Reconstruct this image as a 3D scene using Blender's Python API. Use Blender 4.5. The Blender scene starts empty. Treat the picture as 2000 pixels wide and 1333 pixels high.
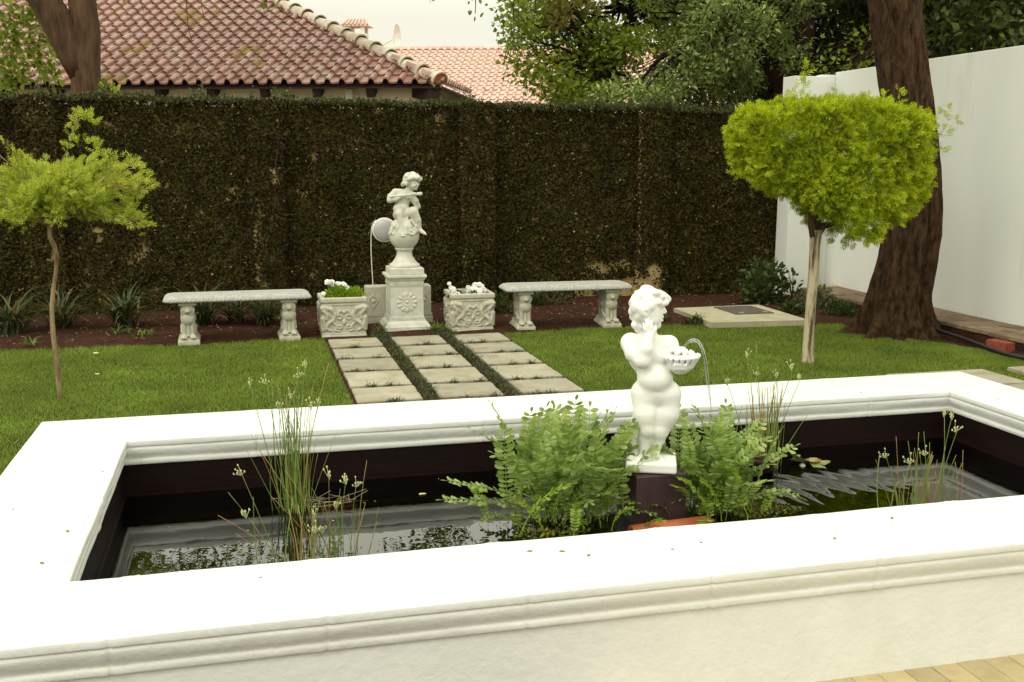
import bpy, math, random
import numpy as np
from mathutils import Vector, Matrix

random.seed(7)
rng = np.random.default_rng(7)
R = math.radians
scene = bpy.context.scene
col = scene.collection

# ------------------------------------------------------------------ camera
CAMH = 1.7
YAW, PITCH, ROLL = R(14.5), R(10.0), R(0.2)
fw = np.array([math.sin(YAW)*math.cos(PITCH), math.cos(YAW)*math.cos(PITCH), -math.sin(PITCH)])
r0 = np.array([math.cos(YAW), -math.sin(YAW), 0.0]); u0 = np.cross(r0, fw)
rr = math.cos(ROLL)*r0 + math.sin(ROLL)*u0
uu = -math.sin(ROLL)*r0 + math.cos(ROLL)*u0
cam_data = bpy.data.cameras.new('camera')
cam = bpy.data.objects.new('camera', cam_data); col.objects.link(cam)
cam.matrix_world = Matrix(((rr[0], uu[0], -fw[0], 0), (rr[1], uu[1], -fw[1], 0), (rr[2], uu[2], -fw[2], CAMH), (0, 0, 0, 1)))
cam_data.sensor_width = 36; cam_data.lens = 36.2
cam_data.clip_start = 0.05; cam_data.clip_end = 600
scene.camera = cam

# ------------------------------------------------------------------ world, sun, exposure
SUN_EL, SUN_AZ = R(48), R(-128)      # azimuth from +Y towards +X
world = bpy.data.worlds.new('World'); scene.world = world; world.use_nodes = True
wn = world.node_tree.nodes; wl = world.node_tree.links
wn.clear()
w_out = wn.new('ShaderNodeOutputWorld'); w_bg = wn.new('ShaderNodeBackground')
sky = wn.new('ShaderNodeTexSky'); sky.sky_type = 'NISHITA'; sky.sun_disc = False
sky.sun_elevation = SUN_EL; sky.sun_rotation = SUN_AZ
sky.dust_density = 6.0; sky.air_density = 1.0; sky.ozone_density = 1.0
hsv = wn.new('ShaderNodeHueSaturation'); hsv.inputs['Saturation'].default_value = 0.12
tint = wn.new('ShaderNodeMix'); tint.data_type = 'RGBA'; tint.blend_type = 'MULTIPLY'; tint.inputs[0].default_value = 1.0
tint.inputs[7].default_value = (1.0, 0.97, 0.84, 1)
ov = wn.new('ShaderNodeMix'); ov.data_type = 'RGBA'; ov.inputs[0].default_value = 0.8
ov.inputs[7].default_value = (9.0, 8.75, 7.4, 1)       # the cloud layer
wl.new(sky.outputs[0], hsv.inputs['Color']); wl.new(hsv.outputs[0], tint.inputs[6])
tc = wn.new('ShaderNodeTexCoord'); sx = wn.new('ShaderNodeSeparateXYZ'); wl.new(tc.outputs['Generated'], sx.inputs[0])
gm = wn.new('ShaderNodeMapRange'); gm.inputs['From Min'].default_value = 0.13; gm.inputs['From Max'].default_value = 0.36
gm.inputs['To Min'].default_value = 1.0; gm.inputs['To Max'].default_value = 2.25; wl.new(sx.outputs['Z'], gm.inputs['Value'])
cl = wn.new('ShaderNodeVectorMath'); cl.operation = 'SCALE'; cl.inputs[0].default_value = (13.2, 13.0, 10.8); wl.new(gm.outputs[0], cl.inputs['Scale'])
wl.new(cl.outputs[0], ov.inputs[7])
wl.new(tint.outputs[2], ov.inputs[6]); wl.new(ov.outputs[2], w_bg.inputs['Color'])
w_bg.inputs['Strength'].default_value = 0.10
wl.new(w_bg.outputs[0], w_out.inputs['Surface'])

sd = bpy.data.lights.new('sun', 'SUN'); sd.energy = 0.9; sd.angle = R(14); sd.color = (1.0, 0.97, 0.88)
sun = bpy.data.objects.new('sun', sd); col.objects.link(sun)
sdir = Vector((math.sin(SUN_AZ)*math.cos(SUN_EL), math.cos(SUN_AZ)*math.cos(SUN_EL), math.sin(SUN_EL)))
sun.rotation_euler = sdir.to_track_quat('Z', 'Y').to_euler(); sun.location = (0, 0, 20)

scene.view_settings.view_transform = 'Standard'; scene.view_settings.look = 'None'
scene.view_settings.exposure = -0.22; scene.view_settings.gamma = 1.0
scene.view_settings.use_curve_mapping = False
scene.render.engine = 'CYCLES'
scene.cycles.max_bounces = 8; scene.cycles.transparent_max_bounces = 24

# ------------------------------------------------------------------ helpers
def tag(o, label=None, cat=None, group=None, kind=None):
    if label: o['label'] = label
    if cat: o['category'] = cat
    if group: o['group'] = group
    if kind: o['kind'] = kind
    return o

def empty(name, loc=(0, 0, 0), rz=0.0):
    o = bpy.data.objects.new(name, None); col.objects.link(o)
    o.location = loc; o.rotation_euler = (0, 0, rz); o.empty_display_size = 0.1
    return o

def npmesh(name, V, F, mats=None, smooth=False, midx=None):
    """V (n,3); F (m,k) ndarray or list of ndarrays of differing k"""
    V = np.asarray(V, dtype=np.float32)
    Fs = F if isinstance(F, list) else [F]
    Fs = [np.asarray(f, dtype=np.int32) for f in Fs if len(f)]
    me = bpy.data.meshes.new(name)
    me.vertices.add(len(V)); me.vertices.foreach_set('co', V.ravel())
    nl = sum(f.size for f in Fs); npoly = sum(len(f) for f in Fs)
    me.loops.add(nl); me.loops.foreach_set('vertex_index', np.concatenate([f.ravel() for f in Fs]))
    me.polygons.add(npoly)
    tot = np.concatenate([np.full(len(f), f.shape[1], dtype=np.int32) for f in Fs])
    st = np.concatenate([[0], np.cumsum(tot)[:-1]]).astype(np.int32)
    me.polygons.foreach_set('loop_start', st)
    me.polygons.foreach_set('use_smooth', np.full(npoly, bool(smooth)))
    for m in (mats if isinstance(mats, (list, tuple)) else [mats]):
        if m: me.materials.append(m)
    if midx is not None: me.polygons.foreach_set('material_index', np.asarray(midx, dtype=np.int32))
    me.update(calc_edges=True); me.validate()
    return me

def put(name, me, parent=None, loc=None, rot=None, scale=None):
    o = bpy.data.objects.new(name, me); col.objects.link(o)
    if parent: o.parent = parent
    if loc is not None: o.location = loc
    if rot is not None: o.rotation_euler = rot
    if scale is not None: o.scale = scale
    return o

class MB:
    """collects simple pieces into one mesh"""
    def __init__(s): s.v = []; s.f = {3: [], 4: []}; s.n = 0; s.ng = []
    def add(s, V, F):
        V = np.asarray(V, float)
        s.v.append(V)
        for f in F:
            f = [i + s.n for i in f]
            if len(f) in (3, 4): s.f[len(f)].append(f)
            else:
                for i in range(1, len(f)-1): s.f[3].append([f[0], f[i], f[i+1]])
        s.n += len(V); return s
    def box(s, lo, hi, bev=0.0):
        x0, y0, z0 = lo; x1, y1, z1 = hi
        if bev <= 0:
            V = [(x0,y0,z0),(x1,y0,z0),(x1,y1,z0),(x0,y1,z0),(x0,y0,z1),(x1,y0,z1),(x1,y1,z1),(x0,y1,z1)]
            return s.add(V, [(3,2,1,0),(4,5,6,7),(0,1,5,4),(1,2,6,5),(2,3,7,6),(3,0,4,7)])
        b = bev
        lv = [(z0, 0.0), (z1-b, 0.0), (z1-0.3*b, 0.3*b), (z1, b)]
        V = []; F = []
        for z, i in lv: V += [(x0+i,y0+i,z),(x1-i,y0+i,z),(x1-i,y1-i,z),(x0+i,y1-i,z)]
        for k in range(len(lv)-1):
            for j in range(4): F.append((k*4+j, k*4+(j+1) % 4, (k+1)*4+(j+1) % 4, (k+1)*4+j))
        F += [(3,2,1,0), (12,13,14,15)]
        return s.add(V, F)
    def tube(s, P, rad, n=8, caps=True, wob=0.0):
        P = np.asarray(P, float); m = len(P)
        rad = np.broadcast_to(np.asarray(rad, float), (m,))
        T = np.gradient(P, axis=0); T /= (np.linalg.norm(T, axis=1)[:, None]+1e-9)
        a = np.array([0, 0, 1.0]) if abs(T[0][2]) < 0.9 else np.array([1.0, 0, 0])
        V = []; U = np.cross(T[0], a); U /= np.linalg.norm(U)
        for i in range(m):
            U = U - T[i]*(U @ T[i]); U /= (np.linalg.norm(U)+1e-9); W = np.cross(T[i], U)
            for k in range(n):
                t = 2*math.pi*k/n; q = rad[i]*(1+wob*rng.normal())
                V.append(P[i] + q*(math.cos(t)*U + math.sin(t)*W))
        F = [(i*n+k, i*n+(k+1) % n, (i+1)*n+(k+1) % n, (i+1)*n+k) for i in range(m-1) for k in range(n)]
        if caps:
            V += [P[0], P[-1]]; c0 = m*n; c1 = c0+1
            F += [(c0, (k+1) % n, k) for k in range(n)] + [(c1, (m-1)*n+k, (m-1)*n+(k+1) % n) for k in range(n)]
        return s.add(V, F)
    def lathe(s, prof, n=24, c=(0, 0, 0), caps=True):
        V = []; F = []; m = len(prof)
        for r, z in prof:
            for k in range(n):
                t = 2*math.pi*k/n; V.append((c[0]+r*math.cos(t), c[1]+r*math.sin(t), c[2]+z))
        for i in range(m-1):
            for k in range(n): F.append((i*n+k, i*n+(k+1) % n, (i+1)*n+(k+1) % n, (i+1)*n+k))
        if caps:
            V += [(c[0], c[1], c[2]+prof[0][1]), (c[0], c[1], c[2]+prof[-1][1])]
            F += [(m*n, (k+1) % n, k) for k in range(n)] + [(m*n+1, (m-1)*n+k, (m-1)*n+(k+1) % n) for k in range(n)]
        return s.add(V, F)
    def ell(s, c, r, n=10, m=7):
        V = []; F = []
        for i in range(m):
            ph = math.pi*(i+0.5)/m
            for k in range(n):
                t = 2*math.pi*k/n
                V.append((c[0]+r[0]*math.sin(ph)*math.cos(t), c[1]+r[1]*math.sin(ph)*math.sin(t), c[2]-r[2]*math.cos(ph)))
        for i in range(m-1):
            for k in range(n): F.append((i*n+k, i*n+(k+1) % n, (i+1)*n+(k+1) % n, (i+1)*n+k))
        F.append(tuple(range(n))[::-1]); F.append(tuple((m-1)*n+k for k in range(n)))
        return s.add(V, F)
    def mesh(s, name, mat, smooth=False):
        return npmesh(name, np.concatenate(s.v), [np.array(s.f[4]).reshape(-1, 4), np.array(s.f[3]).reshape(-1, 3)], mat, smooth)
    def build(s, name, mat, parent=None, smooth=False, **k):
        return put(name, s.mesh(name, mat, smooth), parent, **k)

def nrm(a): return a/(np.linalg.norm(a, axis=-1, keepdims=True)+1e-9)

def scatter(T, TF, P, D, Nn, S):
    """template T (k,3) (y along leaf, z normal) placed at P with axis D, normal hint Nn, size S"""
    D = nrm(D); X = nrm(np.cross(D, Nn)); Z = np.cross(X, D)
    S = np.asarray(S, float)
    if S.ndim == 1: S = S[:, None].repeat(3, 1)
    V = P[:, None, :] + (T[None, :, 0:1]*S[:, None, 0:1])*X[:, None, :] + (T[None, :, 1:2]*S[:, None, 1:2])*D[:, None, :] + (T[None, :, 2:3]*S[:, None, 2:3])*Z[:, None, :]
    k = len(T); off = (np.arange(len(P))*k)
    out = [(np.asarray(f)[None] + off[:, None, None]).reshape(-1, np.asarray(f).shape[1]) for f in (TF if isinstance(TF, list) else [TF])]
    return V.reshape(-1, 3), out

def noise2(x, y, seed=0, oct=4, f0=1.0):
    g = np.random.default_rng(seed); out = np.zeros_like(np.asarray(x, float)); a = 1.0; tot = 0
    for o in range(oct):
        for _ in range(5):
            th = g.uniform(0, 6.28); ph = g.uniform(0, 6.28); f = f0*2**o*g.uniform(0.7, 1.4)*2
            out = out + a*np.sin(f*(x*math.cos(th)+y*math.sin(th))+ph)/2.2
        tot += a; a *= 0.55
    return out/tot

# ------------------------------------------------------------------ materials
def new_mat(name):
    m = bpy.data.materials.new(name); m.use_nodes = True
    nt = m.node_tree; nt.nodes.clear()
    o = nt.nodes.new('ShaderNodeOutputMaterial')
    return m, nt, nt.nodes, nt.links, o

def ramp(nt, fac, stops):
    r = nt.nodes.new('ShaderNodeValToRGB'); e = r.color_ramp.elements
    while len(e) < len(stops): e.new(0.5)
    for i, (p, c) in enumerate(stops):
        e[i].position = p; e[i].color = (*c, 1)
    nt.links.new(fac, r.inputs[0]); return r.outputs[0]

def noise(nt, scale, detail=4, rough=0.55, vec=None, dist=0.0):
    n = nt.nodes.new('ShaderNodeTexNoise'); n.inputs['Scale'].default_value = scale
    n.inputs['Detail'].default_value = detail; n.inputs['Roughness'].default_value = rough
    n.inputs['Distortion'].default_value = dist
    if vec is not None: nt.links.new(vec, n.inputs['Vector'])
    return n.outputs['Fac']

def coords(nt, kind='Object', scale=(1, 1, 1)):
    t = nt.nodes.new('ShaderNodeTexCoord'); mp = nt.nodes.new('ShaderNodeMapping')
    mp.inputs['Scale'].default_value = scale
    if kind == 'World':
        g = nt.nodes.new('ShaderNodeNewGeometry'); nt.links.new(g.outputs['Position'], mp.inputs[0])
    else: nt.links.new(t.outputs[kind], mp.inputs[0])
    return mp.outputs[0]

def mixc(nt, fac, a, b, mode='MIX'):
    m = nt.nodes.new('ShaderNodeMix'); m.data_type = 'RGBA'; m.blend_type = mode
    if isinstance(fac, float): m.inputs[0].default_value = fac
    else: nt.links.new(fac, m.inputs[0])
    for i, c in ((6, a), (7, b)):
        if isinstance(c, tuple): m.inputs[i].default_value = (*c, 1)
        else: nt.links.new(c, m.inputs[i])
    return m.outputs[2]

def surf(name, stops, scale=4, rough=0.8, bump=0.0, bscale=30, spec=0.4, space='Object', vscale=(1, 1, 1), detail=5,
         vary=0.0, second=None, bdist=0.01, rough2=None):
    """stops: list (pos,col) over noise; second=(col, scale, lo, hi): stains; vary: per-object value variation"""
    m, nt, N, L, o = new_mat(name)
    vec = coords(nt, space, vscale)
    c = ramp(nt, noise(nt, scale, detail, 0.6, vec), stops)
    if second:
        cols, sc, lo, hi = second
        f = ramp(nt, noise(nt, sc, 6, 0.65, vec, 0.3), [(lo, (0, 0, 0)), (hi, (1, 1, 1))])
        c = mixc(nt, f, c, cols)
    if vary:
        oi = N.new('ShaderNodeObjectInfo'); mr = N.new('ShaderNodeMapRange')
        mr.inputs['To Min'].default_value = 1-vary; mr.inputs['To Max'].default_value = 1+vary
        L.new(oi.outputs['Random'], mr.inputs['Value'])
        h = N.new('ShaderNodeHueSaturation'); L.new(mr.outputs[0], h.inputs['Value']); L.new(c, h.inputs['Color']); c = h.outputs[0]
    b = N.new('ShaderNodeBsdfPrincipled'); L.new(c, b.inputs['Base Color'])
    b.inputs['Roughness'].default_value = rough; b.inputs['Specular IOR Level'].default_value = spec
    if rough2 is not None:
        rv = N.new('ShaderNodeMapRange'); rv.inputs['To Min'].default_value = rough; rv.inputs['To Max'].default_value = rough2
        L.new(noise(nt, scale*2.3, 4, 0.6, vec), rv.inputs['Value']); L.new(rv.outputs[0], b.inputs['Roughness'])
    if bump:
        bp = N.new('ShaderNodeBump'); bp.inputs['Strength'].default_value = bump; bp.inputs['Distance'].default_value = bdist
        L.new(noise(nt, bscale, 6, 0.65, vec), bp.inputs['Height']); L.new(bp.outputs[0], b.inputs['Normal'])
    L.new(b.outputs[0], o.inputs[0])
    return m

def leafmat(name, stops, trans=0.3, rough=0.5, patch=None, spec=0.3, tcol=1.4):
    """colour drawn per leaf (island); patch = (scale, lo value, hi value) broad drifts of leaf colour, also used to paint lit sprays and dark gaps"""
    m, nt, N, L, o = new_mat(name)
    g = N.new('ShaderNodeNewGeometry')
    c = ramp(nt, g.outputs['Random Per Island'], stops)
    if patch:
        sc, lo, hi = patch
        f = noise(nt, sc, 3, 0.6, coords(nt, 'World'))
        mr = N.new('ShaderNodeMapRange'); mr.inputs['From Min'].default_value = 0.3; mr.inputs['From Max'].default_value = 0.7
        mr.inputs['To Min'].default_value = lo; mr.inputs['To Max'].default_value = hi
        L.new(f, mr.inputs['Value'])
        h = N.new('ShaderNodeHueSaturation'); L.new(mr.outputs[0], h.inputs['Value']); L.new(c, h.inputs['Color']); c = h.outputs[0]
    b = N.new('ShaderNodeBsdfPrincipled'); L.new(c, b.inputs['Base Color']); b.inputs['Roughness'].default_value = rough
    b.inputs['Specular IOR Level'].default_value = spec
    t = N.new('ShaderNodeBsdfTranslucent')
    h2 = N.new('ShaderNodeHueSaturation'); h2.inputs['Value'].default_value = tcol; h2.inputs['Saturation'].default_value = 1.05
    L.new(c, h2.inputs['Color']); L.new(h2.outputs[0], t.inputs[0])
    mx = N.new('ShaderNodeMixShader'); mx.inputs[0].default_value = trans
    L.new(b.outputs[0], mx.inputs[1]); L.new(t.outputs[0], mx.inputs[2]); L.new(mx.outputs[0], o.inputs[0])
    return m

M = {}
M['white_paint'] = surf('white_paint', [(0.3, (0.61, 0.615, 0.58)), (0.7, (0.66, 0.665, 0.63))], 5, 0.55, 0.5, 26, 0.3, second=((0.53, 0.53, 0.47), 1.6, 0.60, 0.92), bdist=0.008, detail=8)
M['wall_white'] = surf('wall_white', [(0.3, (0.68, 0.69, 0.64)), (0.7, (0.74, 0.75, 0.70))], 0.8, 0.8, 0.2, 25, 0.2, second=((0.52, 0.50, 0.41), 1.3, 0.60, 0.95), space='World', vscale=(1, 1.2, 0.35))
M['pond_paint'] = surf('pond_paint', [(0.3, (0.005, 0.0014, 0.0013)), (0.75, (0.009, 0.003, 0.0026))], 5, 0.6, 0.3, 30, 0.12, second=((0.035, 0.018, 0.014), 9, 0.66, 0.85), space='World', vscale=(0.5, 0.5, 2.5))
M['statue_white'] = surf('statue_white', [(0.3, (0.70, 0.70, 0.65)), (0.7, (0.76, 0.76, 0.71))], 6, 0.42, 0.15, 60, 0.4, second=((0.62, 0.57, 0.40), 9, 0.68, 0.82), bdist=0.003)
M['cast_stone'] = surf('cast_stone', [(0.3, (0.36, 0.35, 0.27)), (0.7, (0.50, 0.49, 0.40))], 14, 0.85, 0.5, 120, 0.2, second=((0.30, 0.24, 0.12), 7, 0.55, 0.8), bdist=0.004)
M['cast_stone_grey'] = surf('cast_stone_grey', [(0.3, (0.28, 0.28, 0.25)), (0.7, (0.42, 0.42, 0.38))], 25, 0.8, 0.5, 120, 0.25, second=((0.20, 0.18, 0.13), 10, 0.6, 0.85), bdist=0.004)
M['cast_stone_light'] = surf('cast_stone_light', [(0.3, (0.44, 0.44, 0.36)), (0.7, (0.58, 0.58, 0.50))], 12, 0.8, 0.4, 120, 0.25, second=((0.36, 0.32, 0.20), 8, 0.6, 0.85), bdist=0.004)
M['slab'] = surf('slab', [(0.3, (0.27, 0.25, 0.18)), (0.7, (0.36, 0.34, 0.26))], 3.5, 0.85, 0.35, 60, 0.25, space='World', vary=0.14, second=((0.20, 0.155, 0.08), 4.5, 0.50, 0.78), bdist=0.005, detail=8)
M['paver'] = surf('paver', [(0.3, (0.36, 0.295, 0.16)), (0.7, (0.45, 0.375, 0.22))], 12, 0.9, 0.5, 150, 0.2, space='World', vary=0.12, second=((0.30, 0.21, 0.08), 20, 0.6, 0.8), bdist=0.003)
M['flag'] = surf('flag', [(0.3, (0.13, 0.085, 0.05)), (0.7, (0.24, 0.18, 0.12))], 6, 0.9, 0.5, 60, 0.2, space='World', vary=0.25, second=((0.08, 0.05, 0.03), 9, 0.55, 0.8))
M['concrete'] = surf('concrete', [(0.3, (0.34, 0.31, 0.20)), (0.7, (0.44, 0.41, 0.28))], 5, 0.9, 0.4, 80, 0.2, second=((0.2, 0.16, 0.09), 6, 0.6, 0.8))
M['metal_lid'] = surf('metal_lid', [(0.3, (0.07, 0.06, 0.045)), (0.7, (0.12, 0.10, 0.08))], 20, 0.7, 0.4, 90, 0.4)
M['soil'] = surf('soil', [(0.3, (0.028, 0.010, 0.005)), (0.7, (0.070, 0.027, 0.014))], 14, 0.95, 1.0, 45, 0.15, space='World', second=((0.12, 0.06, 0.03), 60, 0.62, 0.75), bdist=0.03)
M['lawn_base'] = surf('lawn_base', [(0.3, (0.020, 0.030, 0.006)), (0.7, (0.040, 0.055, 0.010))], 9, 0.95, 0.6, 80, 0.1, space='World')
M['ground'] = surf('ground', [(0.3, (0.05, 0.035, 0.02)), (0.7, (0.08, 0.06, 0.03))], 2, 0.95, 0.4, 20, 0.1, space='World')
M['plaster_yellow'] = surf('plaster_yellow', [(0.3, (0.36, 0.26, 0.10)), (0.7, (0.50, 0.38, 0.17))], 5, 0.9, 0.4, 40, 0.2, space='World', second=((0.16, 0.11, 0.05), 4, 0.5, 0.75))
M['plaster_grey'] = surf('plaster_grey', [(0.3, (0.60, 0.54, 0.42)), (0.7, (0.68, 0.62, 0.50))], 3, 0.9, 0.5, 60, 0.2, space='World')
M['roof_tile'] = surf('roof_tile', [(0.25, (0.19, 0.075, 0.050)), (0.75, (0.33, 0.165, 0.122))], 5, 0.32, 0.3, 60, 0.9, space='World', vary=0.18, second=((0.44, 0.36, 0.30), 3.0, 0.50, 0.80), rough2=0.5)
M['roof_tile_moss'] = surf('roof_tile_moss', [(0.42, (0.34, 0.19, 0.14)), (0.60, (0.27, 0.22, 0.06))], 14, 0.8, 0.5, 60, 0.3, space='World', vary=0.15)
M['roof_tile_far'] = surf('roof_tile_far', [(0.25, (0.50, 0.31, 0.24)), (0.75, (0.66, 0.47, 0.39))], 5, 0.38, 0.3, 60, 0.6, space='World', vary=0.15, rough2=0.55)
M['hip_cap'] = surf('hip_cap', [(0.3, (0.42, 0.30, 0.21)), (0.7, (0.56, 0.45, 0.33))], 6, 0.6, 0.4, 50, 0.4, space='World', second=((0.62, 0.58, 0.48), 4, 0.42, 0.6))
M['terracotta'] = surf('terracotta', [(0.3, (0.28, 0.07, 0.028)), (0.7, (0.38, 0.115, 0.048))], 8, 0.7, 0.3, 60, 0.3, second=((0.28, 0.12, 0.06), 10, 0.6, 0.8))
M['red_brick'] = surf('red_brick', [(0.3, (0.20, 0.045, 0.025)), (0.7, (0.29, 0.08, 0.045))], 18, 0.9, 0.6, 70, 0.2)
M['dark_wood'] = surf('dark_wood', [(0.3, (0.012, 0.006, 0.005)), (0.7, (0.03, 0.014, 0.010))], 9, 0.6, 0.3, 60, 0.3)
M['block_paint'] = surf('block_paint', [(0.3, (0.018, 0.006, 0.007)), (0.7, (0.05, 0.024, 0.026))], 7, 0.5, 0.6, 22, 0.5, vscale=(1, 1, 0.35), second=((0.09, 0.055, 0.055), 16, 0.64, 0.82))
M['bark_dark'] = surf('bark_dark', [(0.35, (0.022, 0.011, 0.006)), (0.65, (0.105, 0.060, 0.032))], 24, 0.95, 1.0, 60, 0.1, space='World', vscale=(1, 1, 0.28), second=((0.17, 0.095, 0.042), 11, 0.60, 0.80), bdist=0.05, detail=8)
M['bark_mid'] = surf('bark_mid', [(0.3, (0.045, 0.024, 0.013)), (0.7, (0.13, 0.078, 0.045))], 16, 0.95, 1.0, 26, 0.15, space='World', vscale=(1, 1, 0.2), second=((0.17, 0.11, 0.07), 20, 0.58, 0.85), bdist=0.03)
M['bark_black'] = surf('bark_black', [(0.3, (0.010, 0.006, 0.004)), (0.7, (0.03, 0.017, 0.010))], 10, 0.95, 1.0, 20, 0.1, space='World', vscale=(1, 1, 0.3))
M['bark_pale'] = surf('bark_pale', [(0.36, (0.10, 0.065, 0.035)), (0.52, (0.44, 0.38, 0.25))], 28, 0.95, 1.0, 40, 0.15, space='World', vscale=(1, 1, 0.14), second=((0.20, 0.13, 0.075), 2.6, 0.52, 0.72), bdist=0.012)
M['bark_sapling'] = surf('bark_sapling', [(0.3, (0.13, 0.07, 0.035)), (0.6, (0.30, 0.23, 0.13))], 20, 0.95, 0.8, 60, 0.15, space='World', vscale=(1, 1, 0.3), bdist=0.008)
M['hose'] = surf('hose', [(0.3, (0.012, 0.010, 0.010)), (0.7, (0.02, 0.017, 0.017))], 8, 0.45, 0.0, 10, 0.4)
M['lamp_glass'] = surf('lamp_glass', [(0.3, (0.34, 0.34, 0.34)), (0.7, (0.38, 0.38, 0.38))], 3, 0.35, 0.0, 10, 0.5)
M['lamp_rim'] = surf('lamp_rim', [(0.3, (0.62, 0.62, 0.56)), (0.7, (0.68, 0.68, 0.62))], 6, 0.5, 0.0, 10, 0.4)
M['cable'] = surf('cable', [(0.3, (0.56, 0.54, 0.42)), (0.7, (0.62, 0.60, 0.48))], 6, 0.6, 0.0, 10, 0.3)
M['dish'] = surf('dish', [(0.3, (0.70, 0.70, 0.66)), (0.7, (0.75, 0.75, 0.7))], 6, 0.5)
M['petal'] = leafmat('petal', [(0.0, (0.72, 0.74, 0.70)), (1.0, (0.84, 0.85, 0.80))], 0.2, 0.7)
M['flower_eye'] = surf('flower_eye', [(0.3, (0.42, 0.45, 0.10)), (0.7, (0.5, 0.5, 0.15))], 6)
M['seed_head'] = leafmat('seed_head', [(0.0, (0.46, 0.48, 0.20)), (1.0, (0.60, 0.60, 0.32))], 0.15, 0.8)
M['stem_green'] = surf('stem_green', [(0.3, (0.09, 0.15, 0.025)), (0.7, (0.18, 0.25, 0.055))], 3, 0.5, space='World', vscale=(1, 1, 2))
M['stem_tan'] = surf('stem_tan', [(0.35, (0.34, 0.17, 0.055)), (0.65, (0.22, 0.22, 0.05))], 4, 0.6, space='World')
M['dead_leaf'] = surf('dead_leaf', [(0.3, (0.10, 0.08, 0.045)), (0.7, (0.26, 0.22, 0.13))], 30, 0.9)
M['lily'] = surf('lily', [(0.42, (0.13, 0.19, 0.035)), (0.6, (0.26, 0.17, 0.05))], 9, 0.35, 0.2, 30, 0.5, space='World')

M['grass'] = leafmat('grass', [(0.0, (0.115, 0.175, 0.020)), (0.5, (0.19, 0.27, 0.036)), (0.9, (0.27, 0.36, 0.058)), (1.0, (0.42, 0.40, 0.14))], 0.35, 0.6, (1.6, 0.68, 1.18), 0.2)
M['creeper'] = leafmat('creeper', [(0.0, (0.009, 0.009, 0.002)), (0.42, (0.026, 0.027, 0.005)), (0.66, (0.048, 0.062, 0.009)), (0.80, (0.045, 0.018, 0.008)), (0.982, (0.07, 0.045, 0.018)), (1.0, (0.30, 0.24, 0.11))], 0.12, 0.62, (1.5, 0.7, 1.3), 0.06, 1.0)
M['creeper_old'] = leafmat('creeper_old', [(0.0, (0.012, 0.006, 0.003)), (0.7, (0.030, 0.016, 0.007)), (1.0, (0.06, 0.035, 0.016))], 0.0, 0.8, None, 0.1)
M['creeper_new'] = leafmat('creeper_new', [(0.0, (0.022, 0.026, 0.006)), (0.6, (0.055, 0.068, 0.014)), (1.0, (0.13, 0.13, 0.04))], 0.3, 0.5)
M['conifer_gold'] = leafmat('conifer_gold', [(0.0, (0.20, 0.27, 0.012)), (0.6, (0.42, 0.50, 0.024)), (0.97, (0.58, 0.64, 0.05)), (1.0, (0.36, 0.18, 0.05))], 0.36, 0.6, (5.0, 0.65, 1.2), 0.1, 1.25)  # patch drifts paint the dark gaps between tufts into the colour
M['conifer_lime'] = leafmat('conifer_lime', [(0.0, (0.22, 0.28, 0.03)), (0.6, (0.40, 0.46, 0.06)), (1.0, (0.56, 0.60, 0.12))], 0.45, 0.6, (4.0, 0.85, 1.1), 0.1, 1.25)
M['fern'] = leafmat('fern', [(0.0, (0.14, 0.21, 0.045)), (0.6, (0.235, 0.325, 0.08)), (0.97, (0.36, 0.44, 0.15)), (1.0, (0.40, 0.30, 0.10))], 0.35, 0.5, None, 0.3)
M['fern_young'] = leafmat('fern_young', [(0.0, (0.14, 0.24, 0.02)), (0.6, (0.21, 0.31, 0.03)), (1.0, (0.30, 0.36, 0.06))], 0.35, 0.5, None, 0.3)
M['weed'] = leafmat('weed', [(0.0, (0.06, 0.075, 0.012)), (0.6, (0.14, 0.16, 0.02)), (1.0, (0.34, 0.26, 0.03))], 0.3, 0.5)
M['planter_green'] = leafmat('planter_green', [(0.0, (0.12, 0.20, 0.012)), (0.6, (0.21, 0.32, 0.02)), (1.0, (0.34, 0.42, 0.05))], 0.4, 0.5)
M['dark_green'] = leafmat('dark_green', [(0.0, (0.025, 0.04, 0.010)), (0.6, (0.05, 0.075, 0.018)), (1.0, (0.09, 0.12, 0.03))], 0.3, 0.45)
M['strap'] = leafmat('strap', [(0.0, (0.022, 0.028, 0.008)), (0.6, (0.055, 0.065, 0.018)), (0.80, (0.09, 0.095, 0.028)), (1.0, (0.26, 0.16, 0.06))], 0.25, 0.5)
M['tuft_green'] = leafmat('tuft_green', [(0.0, (0.05, 0.08, 0.012)), (0.6, (0.13, 0.19, 0.03)), (1.0, (0.22, 0.27, 0.06))], 0.3, 0.5)
M['mondo'] = leafmat('mondo', [(0.0, (0.020, 0.024, 0.008)), (0.6, (0.045, 0.055, 0.018)), (1.0, (0.11, 0.12, 0.035))], 0.2, 0.6)
M['greybush'] = leafmat('greybush', [(0.0, (0.07, 0.08, 0.04)), (0.6, (0.13, 0.14, 0.07)), (1.0, (0.2, 0.2, 0.11))], 0.3, 0.6)
M['tree_light'] = leafmat('tree_light', [(0.0, (0.10, 0.13, 0.014)), (0.6, (0.20, 0.26, 0.03)), (1.0, (0.33, 0.38, 0.06))], 0.45, 0.5, (0.9, 0.65, 1.15), 0.2)
M['tree_blue'] = leafmat('tree_blue', [(0.0, (0.055, 0.078, 0.018)), (0.6, (0.14, 0.185, 0.045)), (1.0, (0.30, 0.36, 0.13))], 0.3, 0.5, (1.1, 0.35, 1.8), 0.2)  # wide patch contrast paints bright sprays and dark gaps into the leaf colour
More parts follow.
